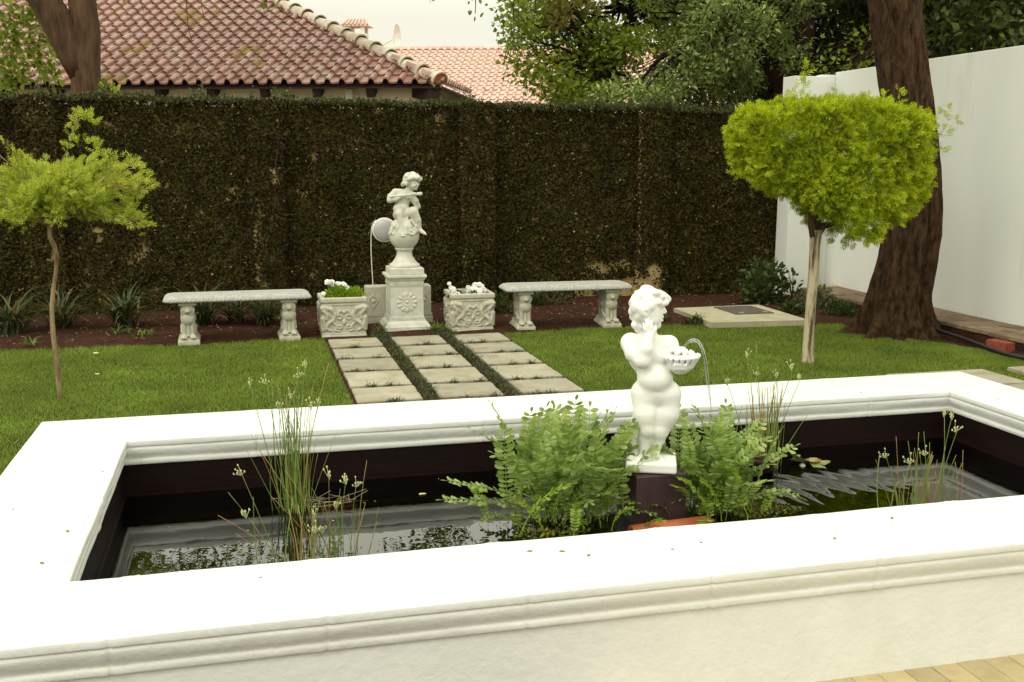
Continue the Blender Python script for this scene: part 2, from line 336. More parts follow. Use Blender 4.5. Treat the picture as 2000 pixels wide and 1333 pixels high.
M['tree_dark'] = leafmat('tree_dark', [(0.0, (0.022, 0.029, 0.007)), (0.6, (0.062, 0.080, 0.017)), (1.0, (0.15, 0.18, 0.04))], 0.25, 0.5, (0.8, 0.6, 1.2), 0.2)
M['tree_near'] = leafmat('tree_near', [(0.0, (0.09, 0.12, 0.014)), (0.6, (0.18, 0.23, 0.030)), (1.0, (0.30, 0.35, 0.06))], 0.5, 0.45, None, 0.25)
M['tree_spring'] = leafmat('tree_spring', [(0.0, (0.07, 0.07, 0.015)), (0.6, (0.14, 0.14, 0.025)), (1.0, (0.22, 0.15, 0.04))], 0.4, 0.5, None, 0.25)

def water_mat():
    m, nt, N, L, o = new_mat('pond_water')
    g = N.new('ShaderNodeNewGeometry')
    vd = N.new('ShaderNodeVectorMath'); vd.operation = 'DISTANCE'; vd.inputs[1].default_value = (2.03, 4.12, 0.13)
    L.new(g.outputs['Position'], vd.inputs[0])
    nz = N.new('ShaderNodeTexNoise'); nz.inputs['Scale'].default_value = 3.0; nz.inputs['Detail'].default_value = 2
    L.new(g.outputs['Position'], nz.inputs['Vector'])
    a = N.new('ShaderNodeMath'); a.operation = 'MULTIPLY_ADD'; a.inputs[1].default_value = 0.16; L.new(nz.outputs['Fac'], a.inputs[0]); L.new(vd.outputs['Value'], a.inputs[2])
    k = N.new('ShaderNodeMath'); k.operation = 'MULTIPLY'; k.inputs[1].default_value = 62.0; L.new(a.outputs[0], k.inputs[0])
    s = N.new('ShaderNodeMath'); s.operation = 'SINE'; L.new(k.outputs[0], s.inputs[0])
    fall = N.new('ShaderNodeMapRange'); fall.inputs['From Min'].default_value = 0.1; fall.inputs['From Max'].default_value = 1.5
    fall.inputs['To Min'].default_value = 1.0; fall.inputs['To Max'].default_value = 0.0
    L.new(vd.outputs['Value'], fall.inputs['Value'])
    fp = N.new('ShaderNodeMath'); fp.operation = 'POWER'; fp.inputs[1].default_value = 1.6; L.new(fall.outputs[0], fp.inputs[0])
    w = N.new('ShaderNodeMath'); w.operation = 'MULTIPLY'; L.new(s.outputs[0], w.inputs[0]); L.new(fp.outputs[0], w.inputs[1])
    n2 = N.new('ShaderNodeTexNoise'); n2.inputs['Scale'].default_value = 9.0; n2.inputs['Detail'].default_value = 2
    L.new(g.outputs['Position'], n2.inputs['Vector'])
    ad = N.new('ShaderNodeMath'); ad.operation = 'MULTIPLY_ADD'; ad.inputs[1].default_value = 0.55
    L.new(n2.outputs['Fac'], ad.inputs[0]); L.new(w.outputs[0], ad.inputs[2])
    bp = N.new('ShaderNodeBump'); bp.inputs['Strength'].default_value = 1.0; bp.inputs['Distance'].default_value = 0.0011
    L.new(ad.outputs[0], bp.inputs['Height'])
    gl = N.new('ShaderNodeBsdfGlossy'); gl.inputs['Roughness'].default_value = 0.0; gl.inputs['Color'].default_value = (1, 1, 1, 1)
    L.new(bp.outputs[0], gl.inputs['Normal'])
    tr = N.new('ShaderNodeBsdfTransparent'); tr.inputs[0].default_value = (0.30, 0.22, 0.14, 1)
    fr = N.new('ShaderNodeFresnel'); fr.inputs['IOR'].default_value = 1.55; L.new(bp.outputs[0], fr.inputs['Normal'])
    mx = N.new('ShaderNodeMixShader'); L.new(fr.outputs[0], mx.inputs[0]); L.new(tr.outputs[0], mx.inputs[1]); L.new(gl.outputs[0], mx.inputs[2])
    L.new(mx.outputs[0], o.inputs[0]); return m
M['water'] = water_mat()
def jet_mat():
    m, nt, N, L, o = new_mat('jet_water')
    gl = N.new('ShaderNodeBsdfGlossy'); gl.inputs['Roughness'].default_value = 0.12
    tr = N.new('ShaderNodeBsdfTransparent'); tr.inputs[0].default_value = (0.93, 0.95, 0.95, 1)
    lw = N.new('ShaderNodeLayerWeight'); lw.inputs[0].default_value = 0.45
    mx = N.new('ShaderNodeMixShader'); L.new(lw.outputs['Facing'], mx.inputs[0]); L.new(tr.outputs[0], mx.inputs[1]); L.new(gl.outputs[0], mx.inputs[2])
    L.new(mx.outputs[0], o.inputs[0]); return m
M['jet'] = jet_mat()

# ------------------------------------------------------------------ sculpting by signed distance + surface nets
class Sculpt:
    def __init__(s, lo, hi, h):
        s.lo = np.array(lo, float); s.h = h
        s.n = np.ceil((np.array(hi)-s.lo)/h).astype(int)+1
        s.F = np.full(s.n, 1.0, dtype=np.float32)
        s.ax = [s.lo[i]+h*np.arange(s.n[i]) for i in range(3)]
    def _box(s, lo, hi):
        a = np.clip(np.floor((np.array(lo)-s.lo)/s.h).astype(int), 0, s.n); b = np.clip(np.ceil((np.array(hi)-s.lo)/s.h).astype(int)+1, 0, s.n)
        sl = tuple(slice(a[i], b[i]) for i in range(3))
        X = s.ax[0][sl[0]][:, None, None]; Y = s.ax[1][sl[1]][None, :, None]; Z = s.ax[2][sl[2]][None, None, :]
        return sl, X, Y, Z
    def _comb(s, sl, d, k, sub):
        f = s.F[sl]
        if f.size == 0: return
        if sub:
            if k > 0:
                hh = np.clip(0.5-0.5*(f+d)/k, 0, 1); s.F[sl] = f*(1-hh) - d*hh + k*hh*(1-hh)
            else: s.F[sl] = np.maximum(f, -d)
        else:
            if k > 0:
                hh = np.clip(0.5+0.5*(d-f)/k, 0, 1); s.F[sl] = d*(1-hh)+f*hh-k*hh*(1-hh)
            else: s.F[sl] = np.minimum(f, d)
    def ell(s, c, r, k=0.01, rot=None, sub=False):
        c = np.array(c, float); r = np.array(r, float)*np.ones(3); m = r.max()+k+3*s.h
        sl, X, Y, Z = s._box(c-m, c+m)
        x, y, z = X-c[0], Y-c[1], Z-c[2]
        if rot is not None:
            Q = np.array(rot)  # rows are the ellipsoid's axes
            x, y, z = Q[0][0]*x+Q[0][1]*y+Q[0][2]*z, Q[1][0]*x+Q[1][1]*y+Q[1][2]*z, Q[2][0]*x+Q[2][1]*y+Q[2][2]*z
        k0 = np.sqrt((x/r[0])**2+(y/r[1])**2+(z/r[2])**2); k1 = np.sqrt((x/r[0]**2)**2+(y/r[1]**2)**2+(z/r[2]**2)**2)+1e-6
        s._comb(sl, k0*(k0-1)/k1, k, sub); return s
    def cap(s, a, b, ra, rb=None, k=0.01, sub=False):
        rb = ra if rb is None else rb
        a = np.array(a, float); b = np.array(b, float); m = max(ra, rb)+k+3*s.h
        sl, X, Y, Z = s._box(np.minimum(a, b)-m, np.maximum(a, b)+m)
        d = b-a; L2 = d@d+1e-9
        t = np.clip(((X-a[0])*d[0]+(Y-a[1])*d[1]+(Z-a[2])*d[2])/L2, 0, 1)
        q = np.sqrt((X-a[0]-t*d[0])**2+(Y-a[1]-t*d[1])**2+(Z-a[2]-t*d[2])**2)-(ra+(rb-ra)*t)
        s._comb(sl, q, k, sub); return s
    def chain(s, pts, rads, k=0.01, sub=False):
        for i in range(len(pts)-1): s.cap(pts[i], pts[i+1], rads[i], rads[i+1], k, sub)
        return s
    def box(s, lo, hi, rnd=0.004, k=0.0, sub=False):
        lo = np.array(lo, float); hi = np.array(hi, float); m = k+3*s.h
        sl, X, Y, Z = s._box(lo-m, hi+m); c = (lo+hi)/2; hf = (hi-lo)/2-rnd
        qx, qy, qz = np.abs(X-c[0])-hf[0], np.abs(Y-c[1])-hf[1], np.abs(Z-c[2])-hf[2]
        d = np.sqrt(np.maximum(qx, 0)**2+np.maximum(qy, 0)**2+np.maximum(qz, 0)**2)+np.minimum(np.maximum(np.maximum(qx, qy), qz), 0)-rnd
        s._comb(sl, d, k, sub); return s
    def mesh(s, name, mat):
        F = s.F; n = s.n
        ins = F < 0
        c = np.zeros(tuple(n-1), dtype=np.int8)
        for dx in (0, 1):
            for dy in (0, 1):
                for dz in (0, 1): c += ins[dx:n[0]-1+dx, dy:n[1]-1+dy, dz:n[2]-1+dz]
        act = np.argwhere((c > 0) & (c < 8))
        idx = -np.ones(tuple(n-1), dtype=np.int64); idx[act[:, 0], act[:, 1], act[:, 2]] = np.arange(len(act))
        acc = np.zeros((len(act), 3)); cnt = np.zeros(len(act))
        corners = [(0,0,0),(1,0,0),(0,1,0),(1,1,0),(0,0,1),(1,0,1),(0,1,1),(1,1,1)]
        for a in corners:
            for ax in range(3):
                if a[ax]: continue
                b = list(a); b[ax] = 1
                fa = F[act[:, 0]+a[0], act[:, 1]+a[1], act[:, 2]+a[2]]; fb = F[act[:, 0]+b[0], act[:, 1]+b[1], act[:, 2]+b[2]]
                mk = (fa < 0) != (fb < 0)
                t = np.where(mk, fa/np.where(np.abs(fa-fb) < 1e-9, 1, fa-fb), 0)
                p = np.array(a, float)[None]+0*acc; p[:, ax] += t
                acc += p*mk[:, None]; cnt += mk
        V = s.lo+s.h*(act+acc/np.maximum(cnt, 1)[:, None])
        Q = []
        for ax in range(3):
            o1, o2 = [(1, 2), (2, 0), (0, 1)][ax]
            sh = [slice(None)]*3; A = [slice(1, n[i]-1) for i in range(3)]; A[ax] = slice(0, n[ax]-1)
            B = list(A); B[ax] = slice(1, n[ax])
            ia = ins[tuple(A)]; ib = ins[tuple(B)]
            e = np.argwhere(ia != ib)
            off = np.array([1, 1, 1]); off[ax] = 0
            e = e+off; fl = ins[e[:, 0], e[:, 1], e[:, 2]]
            def g(d1, d2):
                q = e.copy(); q[:, o1] += d1; q[:, o2] += d2
                return idx[q[:, 0], q[:, 1], q[:, 2]]
            q = np.stack([g(-1, -1), g(0, -1), g(0, 0), g(-1, 0)], 1)
            q[~fl] = q[~fl][:, ::-1]
            Q.append(q)
        Q = np.concatenate(Q); Q = Q[(Q >= 0).all(1)]
        return npmesh(name, V, Q, mat, True)

# ================================================================== STRUCTURE
gr = MB(); gr.add([(-300,-300,-0.12),(300,-300,-0.12),(300,300,-0.12),(-300,300,-0.12)], [(0,1,2,3)])
tag(gr.build('ground', M['ground']), kind='structure', label='bare brown earth around the garden')

yd = MB(); yd.add([(-12,12.2,-0.05),(14,12.2,-0.05),(14,16.5,-0.05),(-12,16.5,-0.05)], [(0,1,2,3)])  # added pale sheet, bounces light up onto the house wall under the eave
tag(yd.build('bounce_yard', M['concrete']), kind='structure', label='unseen pale concrete sheet added behind the creeper wall to bounce light upward')
def sheet(name, x0, x1, y0, y1, nx, ny, zf, mat, clip=None):
    xs = np.linspace(x0, x1, nx); ys = np.linspace(y0, y1, ny)
    X, Y = np.meshgrid(xs, ys, indexing='ij')
    if clip is not None: Y = clip(X, Y)
    V = np.stack([X, Y, zf(X, Y)], -1).reshape(-1, 3)
    i = np.arange(nx-1)[:, None]*ny+np.arange(ny-1)[None]
    F = np.stack([i, i+ny, i+ny+1, i+1], -1).reshape(-1, 4)
    return put(name, npmesh(name, V, F, mat, True))

def lawn_edge(x):
    e = 9.78+0.05*np.sin(x*1.7+1)+0.03*np.sin(x*4.3)
    e = np.where(x < -0.7, e-0.0+0.12*np.clip(-0.7-x, 0, 2), e)
    return np.where(x > 4.6, e-0.08-0.42*np.clip((x-5.0)/1.6, 0, 1)**1.4, e)
tag(sheet('lawn', -9, 7.1, 2.93, 12, 90, 80, lambda X, Y: 0.004+0.006*noise2(X, Y, 3), M['lawn_base'], None), kind='structure', label='mown green lawn between the pond and the planting bed')
bed = sheet('planting_bed', -9, 7.2, 0, 1, 260, 60, lambda X, Y: 0.014+0.02*np.clip((Y-lawn_edge(X))*4, 0, 1)+0.014*noise2(X*4, Y*4, 5)*np.clip((Y-lawn_edge(X))*8, 0, 1), M['soil'],
      lambda X, Y: lawn_edge(X)+Y*(12.4-lawn_edge(X)))
tag(bed, kind='structure', label='red brown soil bed along the foot of the creeper covered wall')
strip = sheet('bed_strip', 6.30, 7.3, 5.0, 10.2, 60, 120, lambda X, Y: -0.012+0.075*np.clip((X-6.3)*2.2, 0, 1)+0.012*noise2(X*5, Y*5, 8), M['soil'])
tag(strip, kind='structure', label='strip of soil between lawn and raised stone path')
path_bed = sheet('path_soil', 0.69, 2.39, 5.0, 10.1, 60, 140, lambda X, Y: 0.016+0.006*noise2(X*6, Y*6, 9), M['soil'])
tag(path_bed, kind='structure', label='soil joints under the stepping stones')

# paving of yellow bricks in front of the pond
pav = MB(); pav.add([(-6,-3,-0.06),(9,-3,-0.06),(9,2.93,-0.06),(-6,2.93,-0.06)], [(0,1,2,3)])
pav = tag(pav.build('paving', M['soil']), kind='structure', label='yellow brick paving at the near side of the pond')
pb = MB(); pb.box((0.001, 0.002, 0), (0.1045, 0.2105, 0.03), 0.004); pbm = pb.mesh('brick', M['paver'])
cnt = 0
for iy in range(6):
    for ix in range(28):
        x = 1.0+ix*0.106; y = 2.903-(iy+1)*0.213
        
        o = put('brick', pbm, pav, (x, y, -0.080+0.002*random.random()), (R(random.uniform(-.4, .4)), R(random.uniform(-.4, .4)), R(random.uniform(-.5, .5))))

# stepping stones
path = empty('stepping_stone_path', (1.54, 8.3, 0)); tag(path, kind='structure', label='path of three columns of square stone slabs leading to the statue')
cols_x = [(0.71, 1.17), (1.30, 1.76), (1.895, 2.36)]
rows_y = [(9.20, 9.61), (8.67, 9.09), (8.12, 8.57), (7.54, 8.03), (7.02, 7.45), (6.50, 6.93), (5.95, 6.40)]
stones = []
def slab_mesh(w, d, t, seed):
    g = np.random.default_rng(seed)
    n = 9; xs = np.linspace(-w/2, w/2, n); ys = np.linspace(-d/2, d/2, n)
    ring = []
    for x in xs[:-1]: ring.append((x, -d/2))
    for y in ys[:-1]: ring.append((w/2, y))
    for x in xs[::-1][:-1]: ring.append((x, d/2))
    for y in ys[::-1][:-1]: ring.append((-w/2, y))
    ring = np.array(ring)+g.normal(0, 0.0022, (len(ring), 2)); m = len(ring)
    V = [(x, y, 0) for x, y in ring]+[(x, y, t-0.006) for x, y in ring]+[(x*0.972, y*0.972, t) for x, y in ring]
    mb = MB(); F = [(a*m+k, a*m+(k+1) % m, (a+1)*m+(k+1) % m, (a+1)*m+k) for a in (0, 1) for k in range(m)]
    V.append((0, 0, t+0.001)); F += [(3*m, 2*m+k, 2*m+(k+1) % m) for k in range(m)]
    mb.add(V, F); return mb.mesh('stone_slab', M['slab'], False)
slabs = [slab_mesh(0.465, 0.43, 0.035, s) for s in range(5)]
for (x0, x1) in cols_x:
    for j, (y0, y1) in enumerate(rows_y):
        yo = -0.03 if (x0 > 1.2 and x0 < 1.5 and False) else 0.0
        o = put('stone_slab', slabs[random.randrange(5)], path, ((x0+x1)/2-1.54, (y0+y1)/2-8.3+yo, 0.004), (R(random.uniform(-.4, .4)), R(random.uniform(-.4, .4)), R(random.uniform(-.8, .8))))
        o.scale = ((x1-x0)/0.465, (y1-y0)/0.43, 1); stones.append((x0, x1, y0, y1))
# slabs at the right end of the pond
rp = empty('side_path', (5.5, 6.3, 0)); tag(rp, kind='structure', label='large flat stone slabs beside the right end of the pond')
for (cx, cy, w, d) in [(5.28, 6.70, 0.9, 0.50), (5.28, 6.14, 0.9, 0.52), (6.35, 6.72, 0.72, 0.50), (6.35, 6.12, 0.9, 0.54), (5.28, 5.56, 0.9, 0.52), (6.35, 5.5, 0.9, 0.54)]:
    o = put('stone_slab', slabs[random.randrange(5)], rp, (cx-5.5, cy-6.3, 0.012), (0, 0, R(random.uniform(-1.5, 1.5)))); o.scale = (w/0.465, d/0.43, 1.0)

# raised path of flagstones along the white wall
rpath = empty('raised_path', (6.86, 9.5, 0)); tag(rpath, kind='structure', label='raised path of brown flagstones along the foot of the white wall')
kb = MB(); kb.box((6.60, 4.0, 0), (7.16, 11.3, 0.118)); kb.build('path_base', M['soil'], rpath, loc=(-6.86, -9.5, 0))
y = 4.0; k = 0
fm = [slab_mesh(0.27, 0.30, 0.035, 20+s) for s in range(5)]
for f in fm: f.materials[0] = M['flag']
while y < 11.2:
    d = random.uniform(0.26, 0.40); sp = random.choice([0.5, 0.42, 0.6])
    for a, b in ((6.585, 6.585+0.575*sp), (6.585+0.575*sp, 7.145)):
        o = put('flagstone', random.choice(fm), rpath, ((a+b)/2-6.86, y+d/2-9.5, 0.118+random.uniform(-.004, .006)), (R(random.uniform(-1, 1)), R(random.uniform(-1, 1)), R(random.uniform(-1, 1))))
        o.scale = ((b-a-0.012)/0.27, (d-0.012)/0.30, 1)
    y += d

# ================================================================== POND
WZ = 0.113
OX0, OX1, OY0, OY1 = -1.035, 4.345, 2.86, 5.475      # outer top edge
IX0, IX1, IY0, IY1 = -0.58, 3.90, 3.305, 4.985       # inner top edge
CT, CB = 0.39, 0.264
pond = empty('garden_pond', (1.66, 4.17, 0)); tag(pond, 'raised rectangular garden pond with white moulded coping and dark painted inside', 'pond')
PL = (-1.66, -4.17, 0)
# walls
t = 0.030
wm = MB()
wx0, wx1, wy0, wy1 = OX0+t, OX1-t, OY0+t, OY1-t
vx0, vx1, vy0, vy1 = IX0-0.028, IX1+0.028, IY0-0.028, IY1+0.028
for lo, hi in (((wx0, wy0, -0.2), (wx1, vy0-0.02, CB+0.03)), ((wx0, vy1+0.02, -0.1), (wx1, wy1, CB+0.03)), ((wx0, vy0-0.02, -0.1), (vx0-0.02, vy1+0.02, CB+0.03)), ((vx1+0.02, vy0-0.02, -0.1), (wx1, vy1+0.02, CB+0.03))):
    wm.box(lo, hi)
wm.build('outer_wall', M['white_paint'], pond, loc=PL)
il = MB()
for lo, hi in (((vx0-0.02, vy0-0.018, -0.42), (vx1+0.02, vy0, CB+0.028)), ((vx0-0.02, vy1, -0.42), (vx1+0.02, vy1+0.018, CB+0.028)), ((vx0-0.018, vy0, -0.42), (vx0, vy1, CB+0.028)), ((vx1, vy0, -0.42), (vx1+0.018, vy1, CB+0.028))):
    il.box(lo, hi)
# cast ledge of the render just above the water
il.box((vx0, vy1-0.012, -0.4), (vx1, vy1-0.0005, WZ+0.012)); il.box((vx0+0.0005, vy0+0.001, -0.4), (vx0+0.012, vy1-0.013, WZ+0.012)); il.box((vx1-0.012, vy0+0.001, -0.4), (vx1-0.0005, vy1-0.013, WZ+0.012))
il.build('inner_lining', M['pond_paint'], pond, loc=PL)
fl = MB(); fl.box((vx0-0.01, vy0-0.01, -0.45), (vx1+0.01, vy1+0.01, -0.40)); fl.build('pond_floor', M['pond_paint'], pond, loc=PL)

W = 0.4500
# moulding profile: (inset from the top edge, z), from top edge down
MOULD = [(0.006, 0.3903), (0.0015, 0.3885), (0.0, 0.385), (0.0, 0.371), (0.002, 0.3685), (0.007, 0.367), (0.0075, 0.364), (0.0045, 0.361), (0.004, 0.356), (0.0065, 0.350), (0.012, 0.342), (0.020, 0.334), (0.027, 0.328), (0.031, 0.323), (0.0315, 0.3195), (0.028, 0.317), (0.027, 0.311), (0.029, 0.304), (0.033, 0.300), (0.040, 0.2985), (0.052, 0.298)]
MOULD = [((i_*0.62 if z_ < 0.385 else i_), 0.39-(0.39-z_)*1.36 if z_ < 0.385 else z_) for i_, z_ in MOULD]
MTH = None
def coping(p0, p1, nin, w, joints, w0, w1):
    """p0,p1: ends of the OUTER top edge; nin: inward normal; joints: positions 0..len"""
    p0 = np.array(p0, float); p1 = np.array(p1, float); L = np.linalg.norm(p1-p0); T = (p1-p0)/L; Nn = np.array(nin, float)
    prof = [(ins, z) for ins, z in MOULD[::-1]]+[(0.03+(w-0.06)*i/8, 0.3906) for i in range(9)]+[(w-ins, z) for ins, z in MOULD]
    prof = np.array(prof); m = len(prof)
    js = [0]+list(joints)+[L]
    for a, b in zip(js[:-1], js[1:]):
        n = max(3, int((b-a)/0.014)); s = np.linspace(0, 1, n+1)
        rows = []
        for i, q in enumerate(s):
            base = a+(b-a)*q
            along = np.full(m, base)
            # mitres at the corners of the ring
            def mit(wo): return np.interp(prof[:, 0], [0, .06, w-.06, w], [0, .06, wo-.06, wo])
            if a == 0: along = along+mit(w0)*(1-q)
            if b == L: along = along-mit(w1)*q
            gg = noise2(np.full(m, base*3.0), prof[:, 0]*8+prof[:, 1]*20, 11, 3)
            edge_amt = 0.0026*gg
            jd = min((base-a) if a > 0 else 9, (b-base) if b < L else 9)
            bulge = 0.0055*math.exp(-(jd/0.035)**2)-0.006*math.exp(-(jd/0.006)**2)
            u = prof[:, 0].copy(); z = prof[:, 1].copy()
            side = np.where(u < w/2, -1.0, 1.0); onface = (prof[:, 1] < 0.3895)
            u += side*onface*(edge_amt+bulge); z += np.where(onface, 0.0012*gg, 0.0012*gg)+(0.0015*math.exp(-(jd/0.03)**2))
            P = p0[None]+T[None]*along[:, None]+Nn[None]*u[:, None]
            rows.append(np.column_stack([P[:, 0], P[:, 1], z]))
        V = np.concatenate(rows); F = []
        for i in range(n):
            for k in range(m-1): F.append((i*m+k, i*m+k+1, (i+1)*m+k+1, (i+1)*m+k))
        F = np.array(F)
        if np.cross(np.append(T, 0), np.append(Nn, 0))[2] > 0: F = F[:, ::-1]
        put('coping_block', npmesh('coping_block', V, F, M['white_paint'], True), pond, PL)
coping((OX0, OY0), (OX1, OY0), (0, 1), IY0-OY0, [0.62, 1.22, 1.83, 2.44, 3.05, 3.66, 4.26, 4.86], IX0-OX0, OX1-IX1)
coping((OX0, OY1), (OX1, OY1), (0, -1), OY1-IY1, [1.05, 2.18, 3.30, 4.42], IX0-OX0, OX1-IX1)
coping((OX0, OY0), (OX0, OY1), (1, 0), IX0-OX0, [1.25], IY0-OY0, OY1-IY1)
coping((OX1, OY0), (OX1, OY1), (-1, 0), OX1-IX1, [1.3], IY0-OY0, OY1-IY1)
wa = MB(); wa.add([(vx0, vy0, WZ), (vx1, vy0, WZ), (vx1, vy1, WZ), (vx0, vy1, WZ)], [(0, 1, 2, 3)])
tag(wa.build('water', M['water']), kind='structure', label='dark still pond water with ripples under the jet')

# ================================================================== FOUNTAIN
FX, FY, FA = 1.725, 4.165, R(22.3)
blk = empty('plinth_block', (1.732, 4.175, -0.4)); tag(blk, 'dark maroon painted block standing in the water under the white statue', 'plinth')
b = MB(); n = 5
b.box((-0.118, -0.12, 0), (0.118, 0.12, 0.735), 0.006); b.build('block', M['block_paint'], blk)

SX, SZ = 0.00226, 0.0024
def S(px, py, d=0.0):       # statue drawing units -> metres in its own frame (d: depth, + away)
    return ((px-1272)*SX, d*SX, 0.933-(py-657)*SZ)
def rx(r): return r*0.0023
def fountain_boy():
    s = Sculpt((-0.18, -0.19, 0.33), (0.235, 0.16, 1.20), 0.0036)
    # plinth
    s.box((-0.112, -0.10, 0.338), (0.112, 0.10, 0.386), 0.010)
    s.cap(S(1232, 886, -20), S(1248, 888, -26), rx(9), rx(7), 0.01)
    # stump behind the legs
    s.chain([S(1240, 888, 12), S(1238, 850, 14), S(1243, 812, 14)], [rx(15), rx(12), rx(11)], 0.012)
    # legs
    s.chain([S(1257, 764, 0), S(1260, 800, -8), S(1263, 828, -12)], [rx(28), rx(24), rx(17)], 0.02)
    s.chain([S(1263, 828, -10), S(1259, 846, -2), S(1258, 884, 0)], [rx(16.5), rx(15), rx(8.5)], 0.012)
    s.ell(S(1263, 824, -20), (rx(9), rx(8), rx(9)), 0.012)
    s.chain([S(1299, 766, 4), S(1298, 800, 0), S(1288, 834, -4)], [rx(28), rx(24), rx(16)], 0.02)
    s.chain([S(1288, 834, -2), S(1283, 852, 6), S(1277, 882, 8)], [rx(15.5), rx(14), rx(8.5)], 0.012)
    s.ell(S(1289, 829, -14), (rx(8), rx(7), rx(8)), 0.012)
    for hx, hy, tx, ty in ((1258, 0, 1246, -30), (1278, 8, 1292, -26)):
        a = S(hx, 884, hy); c = S(tx, 887, ty)
        s.cap(a, c, rx(9.5), rx(8), 0.012); s.ell(S(hx, 885, hy+6), (rx(9), rx(9), rx(8)), 0.01)
        for q in range(5):
            f = (q-2)*3.6
            dx, dy = (tx-hx), (ty-hy); Ld = math.hypot(dx, dy); ux, uy = dx/Ld, dy/Ld
            bx, by = tx-uy*f, ty+ux*f
            s.cap(S(bx, 888, by), S(bx+ux*(9-abs(q-1)), 889, by+uy*(9-abs(q-1))), rx(2.6), rx(2.3), 0.003)
    # trunk
    s.ell(S(1277, 760, 3), (rx(42), rx(34), rx(29)), 0.02)
    s.ell(S(1258, 770, 26), (rx(22), rx(18), rx(22)), 0.02); s.ell(S(1298, 770, 28), (rx(22), rx(18), rx(22)), 0.02)
    s.ell(S(1275, 732, -8), (rx(34), rx(33), rx(31)), 0.02)
    s.ell(S(1264, 695, 2), (rx(41), rx(29), rx(36)), 0.025)
    s.ell(S(1252, 688, -18), (rx(17), rx(10), rx(13)), 0.015); s.ell(S(1283, 690, -18), (rx(17), rx(10), rx(13)), 0.015)
    s.ell(S(1280, 735, -44), (rx(3.0), rx(3), rx(2.5)), 0.004, sub=True)
    s.cap(S(1262, 756, -38), S(1300, 753, -34), rx(2.2), rx(2.2), 0.010, sub=True)
    s.cap(S(1281, 768, -34), S(1279, 812, -26), rx(2.4), rx(1.5), 0.010, sub=True)
    # shoulders, neck
    s.cap(S(1226, 668, 0), S(1300, 671, 4), rx(17), rx(17), 0.02)
    s.cap(S(1260, 665, 2), S(1259, 638, 0), rx(18), rx(15), 0.015)
    # raised arm with the hand at the cheek
    s.chain([S(1226, 670, 0), S(1234, 684, -22), S(1250, 694, -38)], [rx(19), rx(17), rx(15)], 0.014)
    s.chain([S(1250, 694, -38), S(1256, 672, -40), S(1261, 652, -36)], [rx(15), rx(13), rx(9.5)], 0.012)
    s.ell(S(1261, 644, -32), (rx(9.5), rx(6), rx(9)), 0.008)
    for q, (fx, fy, ln) in enumerate(((1252, 632, 9), (1257, 628, 11), (1262, 627, 11), (1267, 630, 9))):
        s.chain([S(1254+q*4.2, 640, -36), S(fx, fy+4, -36), S(fx-2, fy-ln*0.5, -30)], [rx(3.0), rx(2.8), rx(2.3)], 0.004)
    s.chain([S(1268, 645, -36), S(1273, 638, -34), S(1273, 632, -31)], [rx(3.4), rx(3.0), rx(2.5)], 0.004)
    # arm holding the shell
    s.chain([S(1300, 672, 2), S(1312, 692, 4), S(1314, 708, -2)], [rx(18), rx(14), rx(12)], 0.014)
    s.chain([S(1314, 708, -2), S(1322, 712, -20)], [rx(11.5), rx(9)], 0.012)
    for q in range(4): s.chain([S(1316+q*4.5, 713, -24), S(1313+q*6, 708, -38), S(1312+q*6.5, 700, -42)], [rx(3.2), rx(3), rx(2.6)], 0.004)
    # shell bowl with its fruit
    s.ell(S(1322, 703, -16), (rx(24), rx(22), rx(19)), 0.006)
    for q in range(16):
        a = 2*math.pi*q/16
        s.chain([S(1326+32*math.cos(a), 689+(-3*math.cos(a)), -18+28*math.sin(a)), S(1324+22*math.cos(a), 707, -16+20*math.sin(a)), S(1322+8*math.cos(a), 719, -16+8*math.sin(a))], [rx(3.6), rx(2.8), rx(2)], 0.004)
    s.ell(S(1326, 689, -18), (rx(31), rx(27), rx(6)), 0.006)
    g = np.random.default_rng(5)
    for q in range(30):
        a = g.uniform(0, 6.28); r_ = 23*math.sqrt(g.uniform(0, 1)); hgt = (1-(r_/26)**2)*9
        s.ell(S(1323+r_*math.cos(a), 684-hgt, -18+r_*0.85*math.sin(a)), rx(g.uniform(3.8, 6)), 0.003)
    # head looking to the right
    s.ell(S(1257, 601, 0), (rx(31), rx(31), rx(35)), 0.01)
    s.ell(S(1268, 614, -4), (rx(18), rx(23), rx(26)), 0.012)
    s.ell(S(1270, 622, -17), (rx(10), rx(8), rx(10)), 0.012)      # cheek
    s.ell(S(1276, 634, -4), (rx(8), rx(9), rx(7)), 0.01)          # chin
    s.chain([S(1286, 600, -5), S(1290, 609, -5)], [rx(3), rx(4.2)], 0.006)   # nose
    s.ell(S(1285, 619, -5), (rx(4), rx(7), rx(2.6)), 0.004); s.ell(S(1284, 625, -5), (rx(4), rx(6), rx(2.6)), 0.004)
    s.cap(S(1288, 622, -11), S(1288, 622, 1), rx(1.0), rx(1.0), 0.002, sub=True)
    s.ell(S(1283, 603, -16), (rx(5), rx(4.5), rx(3.6)), 0.006, sub=True); s.ell(S(1281, 603, -16), (rx(3.6), rx(3.8), rx(2.8)), 0.003)
    s.chain([S(1276, 597, -21), S(1285, 595, -16), S(1288, 597, -9)], [rx(3), rx(3), rx(2.5)], 0.006)
    # curls
    g = np.random.default_rng(9)
    for q in range(120):
        th = g.uniform(0, 6.28); ph = math.acos(g.uniform(-0.75, 1))
        dx, dy, dz = math.sin(ph)*math.cos(th), math.sin(ph)*math.sin(th), math.cos(ph)
        if dx > 0.45 and dz < 0.25: continue
        if dx > 0.1 and dz < -0.1 and dy < 0: continue
        c = np.array(S(1255, 601, 0))+np.array([dx*rx(28), dy*rx(28), dz*rx(33)])
        s.ell(c, rx(g.uniform(4, 7)), 0.016)
